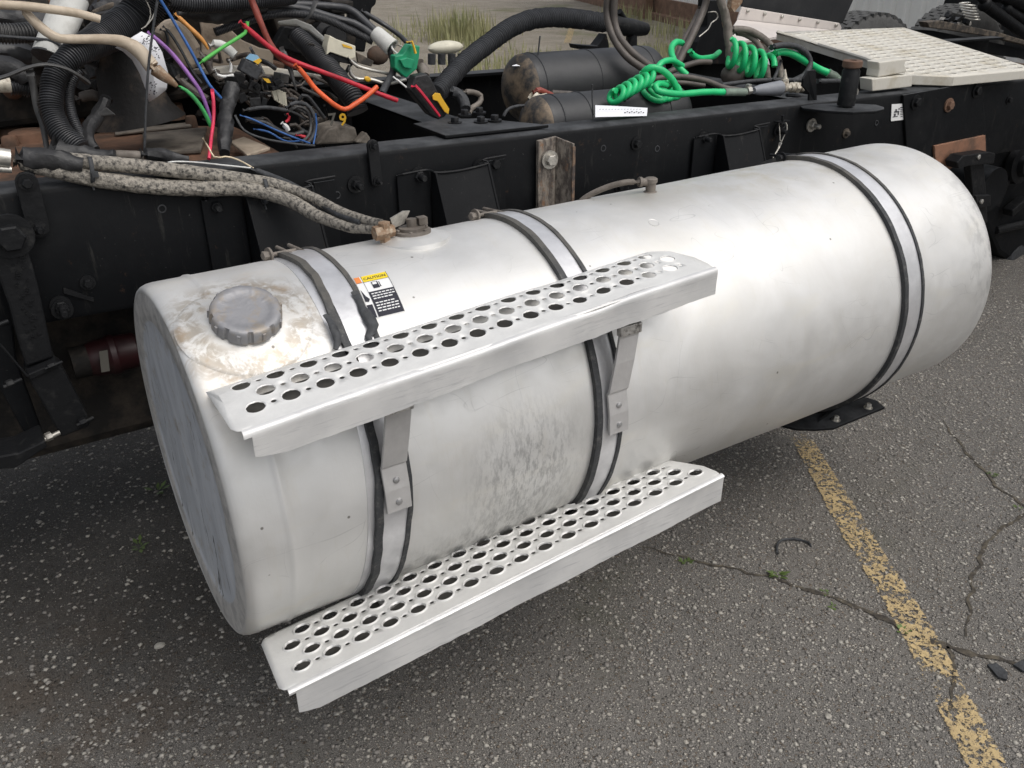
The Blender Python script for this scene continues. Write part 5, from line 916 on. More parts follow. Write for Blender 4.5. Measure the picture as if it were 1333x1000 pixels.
# dark hoses filling the corner at top left and behind
for k, (pts_, w_) in enumerate((([(-20, 20, .9), (30, 26, .9), (60, 24, .92)], 22), ([(-20, 66, .85), (10, 68, .85), (40, 74, .85)], 26), ([(120, 8, 1.0), (150, 30, 1.0), (180, 50, 1.0)], 20), ([(100, 40, .95), (115, 66, .92), (128, 100, .9)], 22), ([(230, 100, .82), (250, 118, .8), (270, 130, .78)], 10), ([(100, 130, .85), (118, 124, .84), (135, 128, .84)], 12))):
    hose('dark_hose', ('top left corner hose under the tan hose', 'thick dark hose at the left edge above the strap', 'dark hose behind the upper ribbed conduit', 'dark hose behind the white sleeve', 'dark hose beside the purple wire', 'brown hose below the dark tower')[k], 'hose', pts_, w_, ('tape_black', 'conduit', 'tape_black', 'rubber', 'hose_brown', 'hose_brown')[k], lump=.3)
slab('curved_trim', 'dark brown curved trim at the top left above the ribbed conduit', [(118, 14), (140, 4), (170, -4), (178, 2), (150, 10), (122, 20)], .9, 'rust_scale', .02, 'trim')
# paper tags
tagm = thing('paper_tag', 'white curled printed paper tag on the black cord', 'paper tag', Y(190, 133, .56))
b = MB(); rows = [((150, 60), (172, 66), (186, 41)), ((160, 68), (180, 70), (199, 50)), ((172, 80), (192, 82), (212, 74)), ((182, 98), (200, 98), (220, 100)), ((189, 116), (204, 114), (218, 112)), ((194, 134), (205, 126), (216, 117))]
rows = [((150, 62), (166, 52), (184, 41)), ((160, 67), (178, 60), (199, 48)), ((172, 78), (190, 72), (211, 68)), ((182, 96), (198, 92), (219, 96)), ((189, 115), (202, 112), (217, 114)), ((194, 133), (205, 126), (216, 117))]
vs = [Y(p[0], p[1], .645 - .012 * math.sin(j * 1.5) + i * .004) for i, rw_ in enumerate(rows) for j, p in enumerate(rw_)]
b.add(vs, [(i * 3 + j, i * 3 + j + 1, (i + 1) * 3 + j + 1, (i + 1) * 3 + j) for i in range(5) for j in range(2)]); b.build('sheet', 'paper', tagm, solid=.0006)
b = MB(); random.seed(8)
for k in range(70):
    px, py = random.choice([(187 + random.uniform(-5, 8), 50 + random.uniform(-4, 8)), (204 + random.uniform(-6, 5), 60 + random.uniform(0, 16)), (196 + random.uniform(-2, 8), 112 + random.uniform(-8, 12))]); c_ = Y(px, py, .628); b.box(c_, (.003, .0004, .0014), Matrix.Rotation(-.7, 3, 'Y'))
b.build('print', 'ink', tagm, smooth=False)

# ================================================================ AIR TANKS AND CENTRE
def air_tank(label, a, c_, r, seams):
    t = thing('air_tank', label, 'air tank', (a + c_) / 2 - Vector((0, 0, r)), 'black air tanks between the rails'); d = (c_ - a); L_ = d.length; b = MB()
    pr = [(L_ - .05 + .05 * math.sin(k * math.pi / 16) if 0 else 0, 0)] ; pr = []
    for k in range(7): q = k / 6 * math.pi / 2; pr.append((.055 * (1 - math.sin(q)) if 0 else .055 - .055 * math.cos(math.pi / 2 - q) if 0 else .055 * (1 - math.sin(q)), r * (math.cos(q) if 0 else math.sqrt(max(0, 1 - (1 - (1 - (1 - math.sin(q)))) ** 2)) if 0 else r and 1 * math.cos(0))))
    left = [(.055 * (1 - math.cos(t_)), r * math.sin(t_)) for t_ in [math.pi / 2 * k / 8 for k in range(9)]]; right = [(L_ - p, q) for p, q in reversed(left)]
    mid = []
    for s_ in seams: mid += [(L_ * s_ - .003, r), (L_ * s_ - .001, r + .0022), (L_ * s_ + .001, r + .0022), (L_ * s_ + .003, r)]
    b.lathe(a, d, [(p, max(q, .0005)) for p, q in left[:]] + mid + right, 44); b.build('barrel', 'air_tank_paint', t)
    b = MB(); b.lathe(a - d.normalized() * .0008, d, [(p, max(q, .0005) * 1.0) for p, q in left[:-1]], 44, cap=False); b.build('dusty_end', 'dust_end', t); return t
r1 = .105; A1 = Y(664, 116, 1.02); B1 = A1 + Vector((.62, .02, -.028 * .62)); air_tank('larger black air tank with dusty left end, below the arching hose', A1, B1, r1, (.12, .48, .86))
A2 = Y(684, 166, .70); B2 = A2 + Vector((.60, .0, -.017)); air_tank('smaller black air tank close behind the near rail under the paper strip', A2, B2, .085, (.14, .3, .8))
pp = thing('paper_strip', 'white printed paper strip lying on the near rail', 'paper tag', Y(808, 150, .47))
b = MB(); b.prism([Y(775, 137, .51), Y(800, 138, .51), Y(843, 140.5, .51), Y(842, 151, .46), Y(775, 152.5, .46)], (0, .0008, -.0006)); b.build('sheet', 'paper', pp, smooth=False)
b = MB()
for k in range(9): c_ = Y(813 + k * 3, 147 - (k % 2), .474); b.box(c_ + Vector((0, -.002, .001)), (.0045, .001, .0022))
for k in range(14): c_ = Y(780 + k * 4, 142.5, .484); b.box(c_ + Vector((0, -.004, .001)), (.006, .0008, .0007))
b.build('print', 'ink', pp, smooth=False)
b = MB(); b.prism([Y(667, 86, 1.0), Y(680, 82, 1.02), Y(696, 82, 1.03), Y(692, 86, .98)], (0, .002, .001)); b.build('paper_scrap', 'paper', smooth=False, **tg('white paper scrap on top of the larger air tank', 'paper'))
hose('zip_tail', 'thin black tie tail standing up from the larger air tank', 'zip tie', [(700, 84, 1.0), (701, 66, 1.0), (703, 47, 1.0)], 2, 'rubber'); hose('zip_tail', 'thin black tie tail standing up beside the paper strip', 'zip tie', [(772, 150, .5), (771, 128, .5), (771, 110, .5)], 2, 'rubber')
hose('brown_hose', 'dark brown hose from the knotted cloth to the green coil', 'hose', [(714, 121, .80), (732, 122, .78), (753, 124, .76), (775, 127, .74), (795, 131, .7)], 8, 'hose_brown')
b = MB(); b.tube([Y(692, 126, .80), Y(700, 131, .78), Y(710, 128, .78), Y(716, 134, .77), (Y(722, 134, .77))], [.014, .018, .015, .012, .007], n=12, lump=.8); b.build('knotted_cloth', 'fitting_cream', **tg('knotted dirty cream cloth on the end of the brown hose', 'cloth'))
hose('red_tip', 'red tipped hose end above the knotted cloth', 'hose end', [(694, 120, .79), (702, 117, .79), (710, 120, .79), (720, 124, .79)], [6, 7, 6, 6], 'wire_brownred')
hose('grey_loop', 'short grey looped hose left of the larger air tank', 'hose', [(602, 120, .85), (615, 120, .85), (626, 125, .85), (624, 134, .84), (614, 141, .83), (610, 148, .8)], 7, 'hose_greybrown')
hose('black_elbow', 'black hose elbow below the big arching hose', 'hose', [(582, 118, .80), (596, 122, .80), (604, 132, .78), (606, 142, .76)], 14, 'rubber')
hose('black_loop_hose', 'thin black hose looping in front of the dusty tank end', 'hose', [(655, 152, .70), (662, 142, .72), (676, 138, .74), (692, 138, .74)], 4, 'rubber')
b = MB(); b.tube([Y(783, 27, 1.36), Y(800, 32, 1.38), Y(820, 36, 1.40), Y(840, 38, 1.42)], [.030, .034, .034, .024], n=18); b.cyl(Y(822, 38, 1.40), Y(822, 62, 1.40), .022, n=14); b.cyl(Y(806, 15, 1.38), Y(818, 34, 1.40), .012, n=12); b.build('hose_joint', 'black_metal', **tg('black plastic joint on a post at the end of the big hose', 'joint'))
b = MB(); b.prism([Y(a, c2, 1.36) for a, c2 in ((750, 58), (778, 60), (790, 44), (793, 58), (793, 64), (752, 64))], (0, .05, 0)); b.build('rail_foot', 'black_paint', smooth=False, bevel=.003, **tg('black foot bracket on the far rail beside the hose joint', 'bracket'))
b = MB(); b.prism([Y(a, c2, 1.30) for a, c2 in ((922, 0), (942, 0), (940, 30), (946, 50), (944, 84), (900, 84), (908, 55), (920, 35))], (0, .06, 0)); b.build('black_stand', 'black_paint', smooth=False, bevel=.004, **tg('black upright stand behind the hanging brown hoses', 'stand'))
for pts_, w_, m_, lb in (([(792, -12, 1.0), (790, 14, 1.0), (793, 34, .98), (801, 54, .95), (816, 74, .91), (832, 86, .88), (846, 94, .85)], 9, 'hose_brown', 'outer brown hose hanging from the top in front of the far rail'), ([(801, -12, .98), (799, 14, .98), (801, 34, .97), (809, 52, .94), (824, 69, .91), (846, 86, .87), (870, 98, .84)], 9, 'hose_brown', 'inner brown hose hanging from the top in front of the far rail'),
    ([(922, -10, .95), (917, 10, .95), (909, 30, .93), (898, 53, .90), (886, 76, .86), (878, 90, .84)], 9, 'hose_brown', 'brown hose slanting down from the top into the green coil'), ([(912, 10, .98), (904, 28, .97), (893, 48, .94), (884, 66, .90), (880, 80, .88)], 7, 'hose_brown', 'thinner brown hose beside the slanting brown hose'),
    ([(937, -10, .90), (941, 10, .89), (946, 28, .88), (949, 54, .86), (953, 94, .82)], 11, 'hose_greybrown', 'knotty grey brown cable standing on a black ball'), ([(812, 130, .62), (835, 112, .62), (857, 102, .62), (888, 100, .62), (918, 105, .60), (942, 114, .58), (965, 118, .56)], 7, 'hose_brown', 'dark hose arching over the green coil'),
    ([(866, 96, .80), (888, 87, .80), (910, 81, .80), (925, 81, .80)], 7, 'hose_brown', 'dark hose behind the green loops'), ([(936, 111, .66), (977, 106, .66), (1012, 104, .66), (1050, 105, .66), (1096, 107, .66)], 5, 'rubber', 'thin dark hose running straight behind the grey plug'),
    ([(1004, 62, .72), (1018, 59, .72), (1034, 60, .72), (1048, 68, .71), (1055, 82, .70), (1048, 97, .68), (1030, 107, .66)], 7, 'rubber', 'dark hose loop right of the green coils'), ([(950, 38, .90), (973, 39, .88), (991, 48, .86), (1003, 59, .82), (1011, 72, .78), (1015, 88, .74), (1018, 104, .70)], 8, 'hose_greybrown', 'grey brown hose with white printed sleeve'),
    ([(955, 42, .92), (970, 45, .90), (984, 54, .87), (993, 68, .82), (998, 88, .77), (1000, 104, .72)], 7, 'hose_greybrown', 'second grey brown hose with small printed sleeve'), ([(1024, 124, .56), (1045, 126, .55), (1070, 130, .54), (1092, 134, .54)], 4, 'conduit', 'thin ribbed conduit lying on the near rail'),
    ([(868, 108, .70), (890, 108, .70), (918, 112, .66)], 6, 'hose_brown', 'short dark hose under the arching hose'), ([(1064, 106, .60), (1085, 106, .60), (1096, 106, .60)], 6, 'rubber', 'dark stub hose left of the rusty bushing')):
    hose('air_hose', lb, 'hose', pts_, w_, m_, ribs=.003 if m_ == 'conduit' else 0, lump=.25 if 'knotty' in lb else 0)
b = MB(); b.ball(Y(954, 98, .82), .042, 20, sq=(1, 1, .85)); b.build('ball_boot', 'hose_brown', **tg('dark round rubber boot at the foot of the knotty cable', 'boot'))
for (p_, q_, w_, lb) in (((1004, 60), (1011, 75), 12, 'white printed sleeve on the front grey brown hose'), ((993, 70), (998, 86), 8, 'small white printed sleeve on the second grey brown hose')):
    b = MB(); a_, c_ = Y(*p_, .80), Y(*q_, .775); b.tube([a_, c_], wid(w_, a_), n=14); b.build('printed_sleeve', 'paper', **tg(lb, 'sleeve'))
# green hoses
GG = 'green coiled air hose'
hose('green_hose', 'straight green hose running from the tangle to the grey plug', 'air hose', [(872, 112, .58), (860, 109, .58), (853, 112, .57), (856, 118, .56), (868, 121, .55), (888, 122.5, .55), (918, 120, .55), (943, 120, .55)], 8.5, 'green_hose', n=14)
hose('green_hose', 'large arched green loop at the top of the tangle', 'air hose', [(836, 96, .62), (842, 90, .60), (851, 88, .59), (864, 93, .58), (876, 105, .57), (881, 118, .57)], 8.5, 'green_hose', n=14)
hose('green_hose', 'tall green loop rising behind the tangle', 'air hose', [(888, 56, .84), (880, 55, .82), (874, 63, .80), (876, 76, .76), (884, 88, .73), (894, 98, .71)], 8, 'green_hose', n=14)
hose('green_hose', 'small green loop behind the arched loop', 'air hose', [(856, 92, .70), (858, 85, .70), (865, 80, .71), (876, 79, .72), (888, 86, .73)], 7.5, 'green_hose', n=14)
hose('green_hose', 'green hose piece passing behind the black stand', 'air hose', [(898, 66, .85), (903, 72, .85), (912, 76, .86), (928, 74, .9), (936, 68, .95)], 7, 'green_hose', n=14)
pts_ = []
for k in range(60):
    t = k / 59; an = t * 2 * math.pi * 6; c_ = Y(798 + 46 * t, 128 - 26 * t, .60 - .0 * t); pts_.append(c_ + Vector((.010 * math.cos(an), .022 * math.sin(an), .018 * math.cos(an) + .002)))
b = MB(); b.tube(pts_, .0085, n=12, step=.008); b.build('green_hose', 'green_hose', **tg('tight green spiral at the left end of the tangle', 'air hose'))
pts_ = []
for k in range(50):
    t = k / 49; an = t * 2 * math.pi * 3.3; c_ = Y(846 + 30 * t, 122 - 6 * t, .64 + .03 * t); pts_.append(c_ + Vector((.032 * math.cos(an), .03 * math.sin(an), .020 * math.sin(an))))
b = MB(); b.tube(pts_, .0085, n=12, step=.008); b.build('green_hose', 'green_hose', **tg('flat green coils under the arched green loop', 'air hose'))
pts_ = []
for k in range(90):
    t = k / 89; an = -t * 2 * math.pi * 4.2; c_ = Y(948 + 52 * t, 68 + 22 * t, .82 - .08 * t); pts_.append(c_ + Vector((.012 * math.cos(an) + .012 * math.sin(an), .035 * math.sin(an), .040 * math.cos(an))))
b = MB(); b.tube(pts_, .0095, n=12, step=.01); b.build('green_hose', 'green_hose', **tg('open green spiral right of the knotty cable', 'air hose'))
hose('green_hose', 'green hose sloping down to the right end fitting', 'air hose', [(1006, 72, .74), (1014, 68, .74), (1030, 70, .73), (1052, 82, .71), (1066, 90, .70), (1080, 96, .68)], 8.5, 'green_hose', n=14)
hose('hose_fitting', 'pale green strain relief at the end of the sloping green hose', 'fitting', [(1078, 95, .68), (1085, 99, .67), (1093, 104, .66)], [10, 11, 8], 'green_fitting', ribs=.003)
gh = thing('grey_plug', 'grey gladhand plug with spring, clamp and cream fittings on the rail', 'air plug', Y(1000, 126, .55))
b = MB(); b.tube([Y(942, 120, .55), Y(970, 120, .55)], wid(9.5, Y(950, 120, .55)), n=18, ribs=.0048); b.build('strain_spring', 'green_fitting', gh)
b = MB(); c_ = Y(974, 118, .55); b.lathe(c_ + Vector((-.008, 0, 0)), (1, 0, 0), [(0, .013), (.016, .013)], 8); b.box(c_ + Vector((0, 0, .012)), (.012, .012, .014)); b.build('clamp', 'bright_bolt', gh, smooth=False)
b = MB(); a_, c_ = Y(981, 118, .55), Y(1015, 115, .55); L_ = (c_ - a_).length; b.lathe(a_, c_ - a_, [(0, .010), (L_ * .25, .0165), (L_ * .9, .0225), (L_, .0235), (L_ + .002, .018)], 24); b.build('plug_body', 'grey_plastic', gh)
b = MB()
for k, (px, r) in enumerate(((1020, .017), (1026, .013), (1031, .016), (1037, .018), (1043, .015))): p = Y(px, 114, .55); b.lathe(p - Vector((.010, 0, 0)), (1, 0, 0), [(0, r * .8), (.004, r), (.014, r), (.018, r * .8)], 6 if k % 2 else 14)
b.lathe(Y(1022, 112, .55), (0, .2, 1), [(0, .012), (.02, .012), (.022, .008), (.05, .003)], 10); b.build('fitting_stack', 'fitting_cream', gh)
hose('tie_tail', 'stiff black zip tie tail beside the grey plug', 'zip tie', [(1017, 78, .60), (1012, 92, .60), (1007, 105, .59)], [4, 3.5, 5], 'rubber')
hose('cable_loop', 'thin bright cable loop hanging on the rail above the tank', 'cable', [(1014, 160, .405), (1015, 172, .40), (1016, 186, .395), (1021, 176, .395), (1025, 166, .395), (1022, 158, .40)], 1.6, 'zinc')
hose('cable_loop', 'end of the bright cable dropping behind the tank', 'cable', [(1016, 186, .395), (1014, 192, .39), (1006, 206, .38)], [4, 2, 1.5], 'zinc')
b = MB(); b.box(Y(1018, 158, .405), (.05, .02, .004)); b.cyl(Y(1019, 157, .40), Y(1019, 150, .40), .004, n=8); b.build('cable_stud', 'black_metal', smooth=False, **tg('small black tab and stud holding the bright cable loop', 'stud'))
hose('wire_clip', 'bent thin clip standing on the near rail right of the plug', 'clip', [(1106, 118, .46), (1112, 112, .46), (1116, 118, .46), (1114, 128, .46)], 3, 'zinc')
b = MB(); random.seed(4)
for k in range(12): b.box(Y(1112 + random.uniform(0, 16), 124 + random.uniform(0, 10), .48), (.012, .012, .008), Matrix.Rotation(random.uniform(0, 3), 3, 'Z') @ Matrix.Rotation(random.uniform(0, 3), 3, 'X'))
b.build('spring_clip_scrap', 'black_metal', smooth=False, **tg('little pile of dark clips right of the rusty bushing', 'clips'))
hose('hook_wire', 'thin bright wire bent in front of the black stand', 'wire', [(922, 16, 1.2), (932, 16, 1.2), (934, 24, 1.2), (926, 30, 1.2), (922, 38, 1.2), (910, 48, 1.2)], 1.6, 'zinc')

# ================================================================ DECK PLATE AND RIGHT BACKGROUND
dk = thing('deck_plate', 'cream deck plate full of oval dimples lying on the frame', 'deck plate', Z(1200, 80, 1.03))
zd = .412 + H
cs = [Z(1012, 45, zd + .03), Z(1150, 80, zd), Z(1180, 92, zd - .006), Z(1240, 107, zd - .045), Z(1340, 100, zd - .055), Z(1345, 81, zd - .01), Z(1177, 34, zd + .035)]
nrm_ = (cs[1] - cs[0]).cross(cs[6] - cs[0]).normalized()
if nrm_.z < 0: nrm_ = -nrm_
# fit one plane through the corners
import itertools
A_ = np.array([[p.x, p.y, 1] for p in cs]); co = np.linalg.lstsq(A_, np.array([p.z for p in cs]), rcond=None)[0]
def dz(x, y): return co[0] * x + co[1] * y + co[2]
cs = [Vector((p.x, p.y, dz(p.x, p.y))) for p in cs]
e1 = (cs[4] - cs[3]); e1.z = 0; e1 = Vector((1, 0, 0)); e2 = Vector((0, 1, 0))
def inpoly(x, y, P, m=0.):
    c_ = False; j = len(P) - 1
    for i in range(len(P)):
        if (P[i].y > y) != (P[j].y > y) and x < (P[j].x - P[i].x) * (y - P[i].y) / (P[j].y - P[i].y) + P[i].x: c_ = not c_
        j = i
    return c_
xs = [p.x for p in cs]; ys = [p.y for p in cs]; hol = []; pu, pv = .060, .042
j = 0; yy = min(ys) + .03
while yy < max(ys):
    xx = min(xs) + .02 + (pu / 2 if j % 2 else 0)
    while xx < max(xs):
        if all(inpoly(xx + dx, yy + dy, cs) for dx, dy in ((.035, 0), (-.035, 0), (0, .026), (0, -.026))): hol.append((xx, yy))
        xx += pu
    yy += pv; j += 1
pts = [(p.x, p.y) for p in cs]; edges = [(i, (i + 1) % len(cs)) for i in range(len(cs))]; zz = [0] * len(pts)
for (hx, hy) in hol:
    for (ra, rb, z) in ((.0145, .0065, -.004), (.018, .009, .0045), (.023, .013, .001)):
        o = len(pts); pts += [(hx + ra * math.cos(t * math.pi / 7), hy + rb * math.sin(t * math.pi / 7)) for t in range(14)]; zz += [z] * 14; edges += [(o + i, o + (i + 1) % 14) for i in range(14)]
V, E_, F_, ov, _, _ = geometry.delaunay_2d_cdt([Vector(p) for p in pts], edges, [], 0, 1e-6); HA = np.array(hol)
b = MB(); fs = []
for f in F_:
    c_ = (V[f[0]] + V[f[1]] + V[f[2]]) / 3
    if not inpoly(c_.x, c_.y, cs): continue
    d_ = HA - np.array(c_)
    if ((d_[:, 0] / .0145) ** 2 + (d_[:, 1] / .0065) ** 2).min() < .93: continue
    fs.append(tuple(f))
b.add([(v.x, v.y, dz(v.x, v.y) + (zz[ov[i][0]] if ov[i] else 0)) for i, v in enumerate(V)], fs); b.build('perforated_sheet', 'deck_paint', dk, solid=.003)
b = MB(); b.tube([cs[0], cs[1], cs[1].lerp(cs[2], .9)], .008, n=8, step=.3); b.build('edge_lip', 'deck_paint', dk)
for i in (0, 2, 3):
    b = MB(); b.prism([cs[i], cs[i + 1], cs[i + 1] - Vector((0, 0, .030)), cs[i] - Vector((0, 0, .030))], (0, .004, 0)); b.build('side_lip', 'deck_paint', dk, smooth=False, bevel=.002)
b = MB(); b.prism([Y(a, c2, .44) for a, c2 in ((1135, 103), (1188, 97), (1187, 113), (1136, 119))], (0, .05, 0)); b.build('support_block', 'deck_paint', dk, smooth=False, bevel=.003)
b = MB(); b.prism([Y(a, c2, .45) for a, c2 in ((1144, 81), (1181, 76), (1178, 84), (1181, 94), (1143, 101), (1145, 91))], (0, .05, 0)); b.build('folded_support', 'deck_paint', dk, smooth=False, bevel=.004)
b = MB(); b.prism([Y(a, c2, .50) for a, c2 in ((1188, 100), (1240, 109), (1238, 113), (1188, 116))], (0, .5, 0)); b.build('dark_box', 'black_metal', dk, smooth=False)
dp = thing('riveted_sheet', 'pinkish white riveted metal panel below the black flap', 'panel', Y(1030, 60, 2.2))
b = MB(); b.prism([Y(a, c2, 2.1) for a, c2 in ((966, 9), (1093, 30), (1096, 36), (1094, 41), (960, 26))], (0, .01, 0)); b.build('riveted_strip', 'panel_white', dp, smooth=False, bevel=.004)
b = MB(); b.prism([Y(960, 25.5, 2.09), Y(1094, 40.5, 2.09), Y(1012, 48, 1.7), Y(942, 56, 1.6), Y(950, 40, 1.9)], (0, 0, -.01)); b.build('flat_sheet', 'panel_white', dp, smooth=False)
for k in range(6): b = MB(); c_ = Y(973.5 + k * 21.8 + k * k * .25, 14.5 + k * 3.7, 2.095); b.lathe(c_, (0, -1, .2), [(0, .010), (.004, .009), (.007, .004)], 12); b.build('rivet', 'zinc', dp)
b = MB(); b.prism([Y(a, c2, 2.13) for a, c2 in ((975, -40), (1125, -40), (1111, 0), (1097, 31), (1040, 24), (967, 9))], (0, .02, 0)); b.build('black_flap', 'air_tank_paint', smooth=False, bevel=.003, **tg('large dull black sheet standing above the white riveted panel', 'flap'))
b = MB(); b.prism([Y(a, c2, 1.9) for a, c2 in ((955, -20), (972, -20), (966, 4), (956, 16), (952, 10))], (0, .03, 0)); b.build('yellow_brown_guard', 'brass_rusty', smooth=False, **tg('mustard brown metal edge behind the knotty cable', 'guard'))
rax = thing('rear_axle', 'rear axle with two blocky treaded tyres beyond the cream deck plate', 'axle', Vector((3.3, 2.0, 0)))
b = MB(); b.cyl((3.4, 1.0, .5), (3.4, 3.2, .5), .07, n=20); b.build('axle_tube', 'black_paint', rax)
def tyre(label, c_, Rr, wd, axis):
    t = bpy.data.objects.new('wheel', None); COL.objects.link(t); t.parent = rax; wl = Vector((c_.x, c_.y, c_.z - Rr)); t.location = wl - Vector(rax['_o']); t['_o'] = list(wl); t['label'] = label; b = MB(); d = Vector(axis).normalized()
    b.lathe(c_ - d * wd / 2, d, [(0, Rr * .55), (.01, Rr * .75), (.02, Rr * .93), (.04, Rr * .985), (.05, Rr * .99), (wd - .05, Rr * .99), (wd - .04, Rr * .985), (wd - .02, Rr * .93), (wd - .01, Rr * .75), (wd, Rr * .55)], 72, cap=False); b.build('carcass', 'tyre', t)
    _, a_, b_ = fr(d); nb_ = 46; blk = MB()
    for k in range(nb_):
        for j in range(5):
            th = 2 * math.pi * (k + (.5 if j % 2 else 0)) / nb_; rad = a_ * math.cos(th) + b_ * math.sin(th)
            if rad.z < -.2: continue
            tan = d.cross(rad); M_ = Matrix((d, tan, rad)).transposed(); blk.box(c_ + rad * (Rr * .995) + d * ((j - 2) * (wd - .09) / 4.6), ((wd - .06) / 5.4, 2 * math.pi * Rr / nb_ * .82, .022), M_ @ Matrix.Rotation(.25 if j % 2 else -.25, 3, 'Z'))
    o = blk.build('tread_blocks', 'tyre', t, smooth=False); o['kind'] = 'stuff'
    b = MB(); b.lathe(c_ - d * wd * .3, d, [(0, Rr * .3), (.02, Rr * .56), (wd * .6, Rr * .56)], 40, cap=False); b.build('rim', 'black_paint', t)
c1 = Y(1128, 17, 2.4); tyre('left drive tyre with blocky tread beyond the cream deck plate', c1 - Vector((0, 0, .50)), .50, .26, (0, 1, 0))
c2_ = Y(1236, 9, 2.2); tyre('right drive tyre with blocky tread beyond the cream deck plate', c2_ - Vector((-.12, 0, .50)), .50, .26, (0, 1, 0))
# suspension clutter top right
tr_ = thing('trailer_coupling', 'dark coil spring, rods and torn plate beyond the deck at top right', 'suspension', Y(1290, 60, 1.9))
pts_ = []
for k in range(90): t = k / 89; an = t * 2 * math.pi * 6; c_ = Y(1258 + 8 * t, 4 + 22 * t, 1.9); pts_.append(c_ + Vector((.038 * math.cos(an), .04 * math.sin(an), 0)))
b = MB(); b.tube(pts_, .005, n=8, step=.01); b.build('coil_spring', 'bright_bolt', tr_)
b = MB(); b.prism([Y(a, c2, 1.8) for a, c2 in ((1207, 29), (1225, 27), (1260, 34), (1300, 42), (1345, 56), (1345, 61), (1290, 48), (1240, 40), (1210, 36))], (0, .06, 0)); b.build('torn_plate', 'rust_scale', tr_, smooth=False, bevel=.004)
for (p_, q_, r) in (((1282, 6), (1345, 52), .035), ((1310, 12), (1345, 34), .03), ((1270, -10), (1300, 20), .025), ((1235, 20), (1256, 26), .02), ((1300, -10), (1345, 10), .05)):
    b = MB(); b.cyl(Y(*p_, 1.95), Y(*q_, 1.95), r, n=18); b.ball(Y(*p_, 1.95), r * 1.2, 14); b.build('link_rod', 'black_metal', tr_)
b = MB(); b.prism([Y(a, c2, 2.3) for a, c2 in ((1255, -20), (1350, -20), (1350, 80), (1260, 50), (1240, 25))], (0, .1, 0)); b.build('frame_plate', 'black_paint', tr_, smooth=False)
b = MB(); b.prism([Y(a, c2, 1.85) for a, c2 in ((1183, 38), (1215, 40), (1345, 66), (1345, 78), (1250, 62), (1190, 46))], (0, .15, 0)); b.build('cross_beam', 'black_paint', tr_, smooth=False)
random.seed(6)
for k in range(14): b = MB(); b.box(Y(random.uniform(1212, 1262), random.uniform(22, 34), 1.85 + random.uniform(0, .1)), (random.uniform(.02, .05), .03, random.uniform(.015, .03)), Matrix.Rotation(random.uniform(-.8, .8), 3, 'Y')); b.build('bracket_scrap', random.choice(['black_metal', 'zinc', 'black_paint']), tr_, smooth=False, bevel=.002)

# ================================================================ BACKGROUND BUILDING, WEEDS
W0 = G(760, 3); W1 = G(905, 37); dirw = (W1 - W0); dirw.z = 0; dirw.normalize(); nw = Vector((dirw.y, -dirw.x, 0))
if nw.dot(CP - W1) < 0: nw = -nw
bd = thing('metal_wall', 'pale metal sided wall with timber base far behind the truck', 'wall', Vector((W1.x, W1.y, 0)))
sW = W1 - nw * .15
for k in range(-22, 60):
    a_ = sW + dirw * (k * .235); b = MB(); hgt = 3.4
    z0 = .30; pr2 = [(0, 0), (.18, 0), (.19, .05), (.225, .05), (.235, 0)]
    vs = [Vector((a_.x, a_.y, zz_)) + dirw * u + nw * h for zz_ in (z0, z0 + hgt) for u, h in pr2]; b.add(vs, [(i, i + 1, i + 6, i + 5) for i in range(4)])
    if -4 <= k <= 40 or True: b.build('siding_panel', 'siding_paint', bd, smooth=False, solid=.002)
b = MB(); c0 = sW + dirw * -5.5; c1_ = sW + dirw * 14
b.prism([c0 + nw * .06, c1_ + nw * .06, c1_ + nw * .06 + Vector((0, 0, .32)), c0 + nw * .06 + Vector((0, 0, .32))], nw * .06); b.build('timber_base', 'timber', bd, smooth=False)
pst = G(833, 24); b = MB(); b.box(Vector((pst.x, pst.y, 1.2)) - nw * .1, (.16, .16, 2.4)); b.build('timber_post', 'timber', smooth=False, **tg('grey brown timber post standing at the bend of the wall', 'post'))
dp_ = Y(1205, 10, 7.); b = MB(); b.box((dp_.x, 7., 1.2), (.2, .16, 2.6)); b.build('timber_post', 'timber', smooth=False, **tg('reddish timber post between the two tyres', 'post'))
# timber kerb lying on the ground further left
k0, k1 = G(700, -14), G(905, 37.5); b = MB(); dd = (k1 - k0).normalized(); sd2 = Vector((-dd.y, dd.x, 0)) * .12; b.prism([k0 - sd2, k1 - sd2, k1 + sd2, k0 + sd2], (0, 0, .10)); b.build('timber_kerb', 'timber', smooth=False, **tg('long weathered timber kerb lying along the foot of the metal wall', 'kerb'))
def tuft(name, lab, c_, N, h, sp, m, seed, kind='stuff', wd=.004, lean=.4):
    r = random.Random(seed); b = MB()
    for k in range(N):
        p = Vector((c_[0] + r.gauss(0, sp), c_[1] + r.gauss(0, sp), 0)); hh = h * r.uniform(.4, 1); a = r.uniform(0, 6.28); l = Vector((math.cos(a), math.sin(a), 0)) * hh * r.uniform(0, lean); s_ = Vector((-math.sin(a), math.cos(a), 0)) * wd
        b.add([p - s_, p + s_, p + l * .4 + Vector((0, 0, hh * .6)) + s_ * .7, p + l * .4 + Vector((0, 0, hh * .6)) - s_ * .7, p + l + Vector((0, 0, hh))], [(0, 1, 2, 3), (3, 2, 4)])
    o = b.build(name, m, smooth=False); o['label'] = lab; o['category'] = 'weeds'
    if kind: o['kind'] = kind
    return o
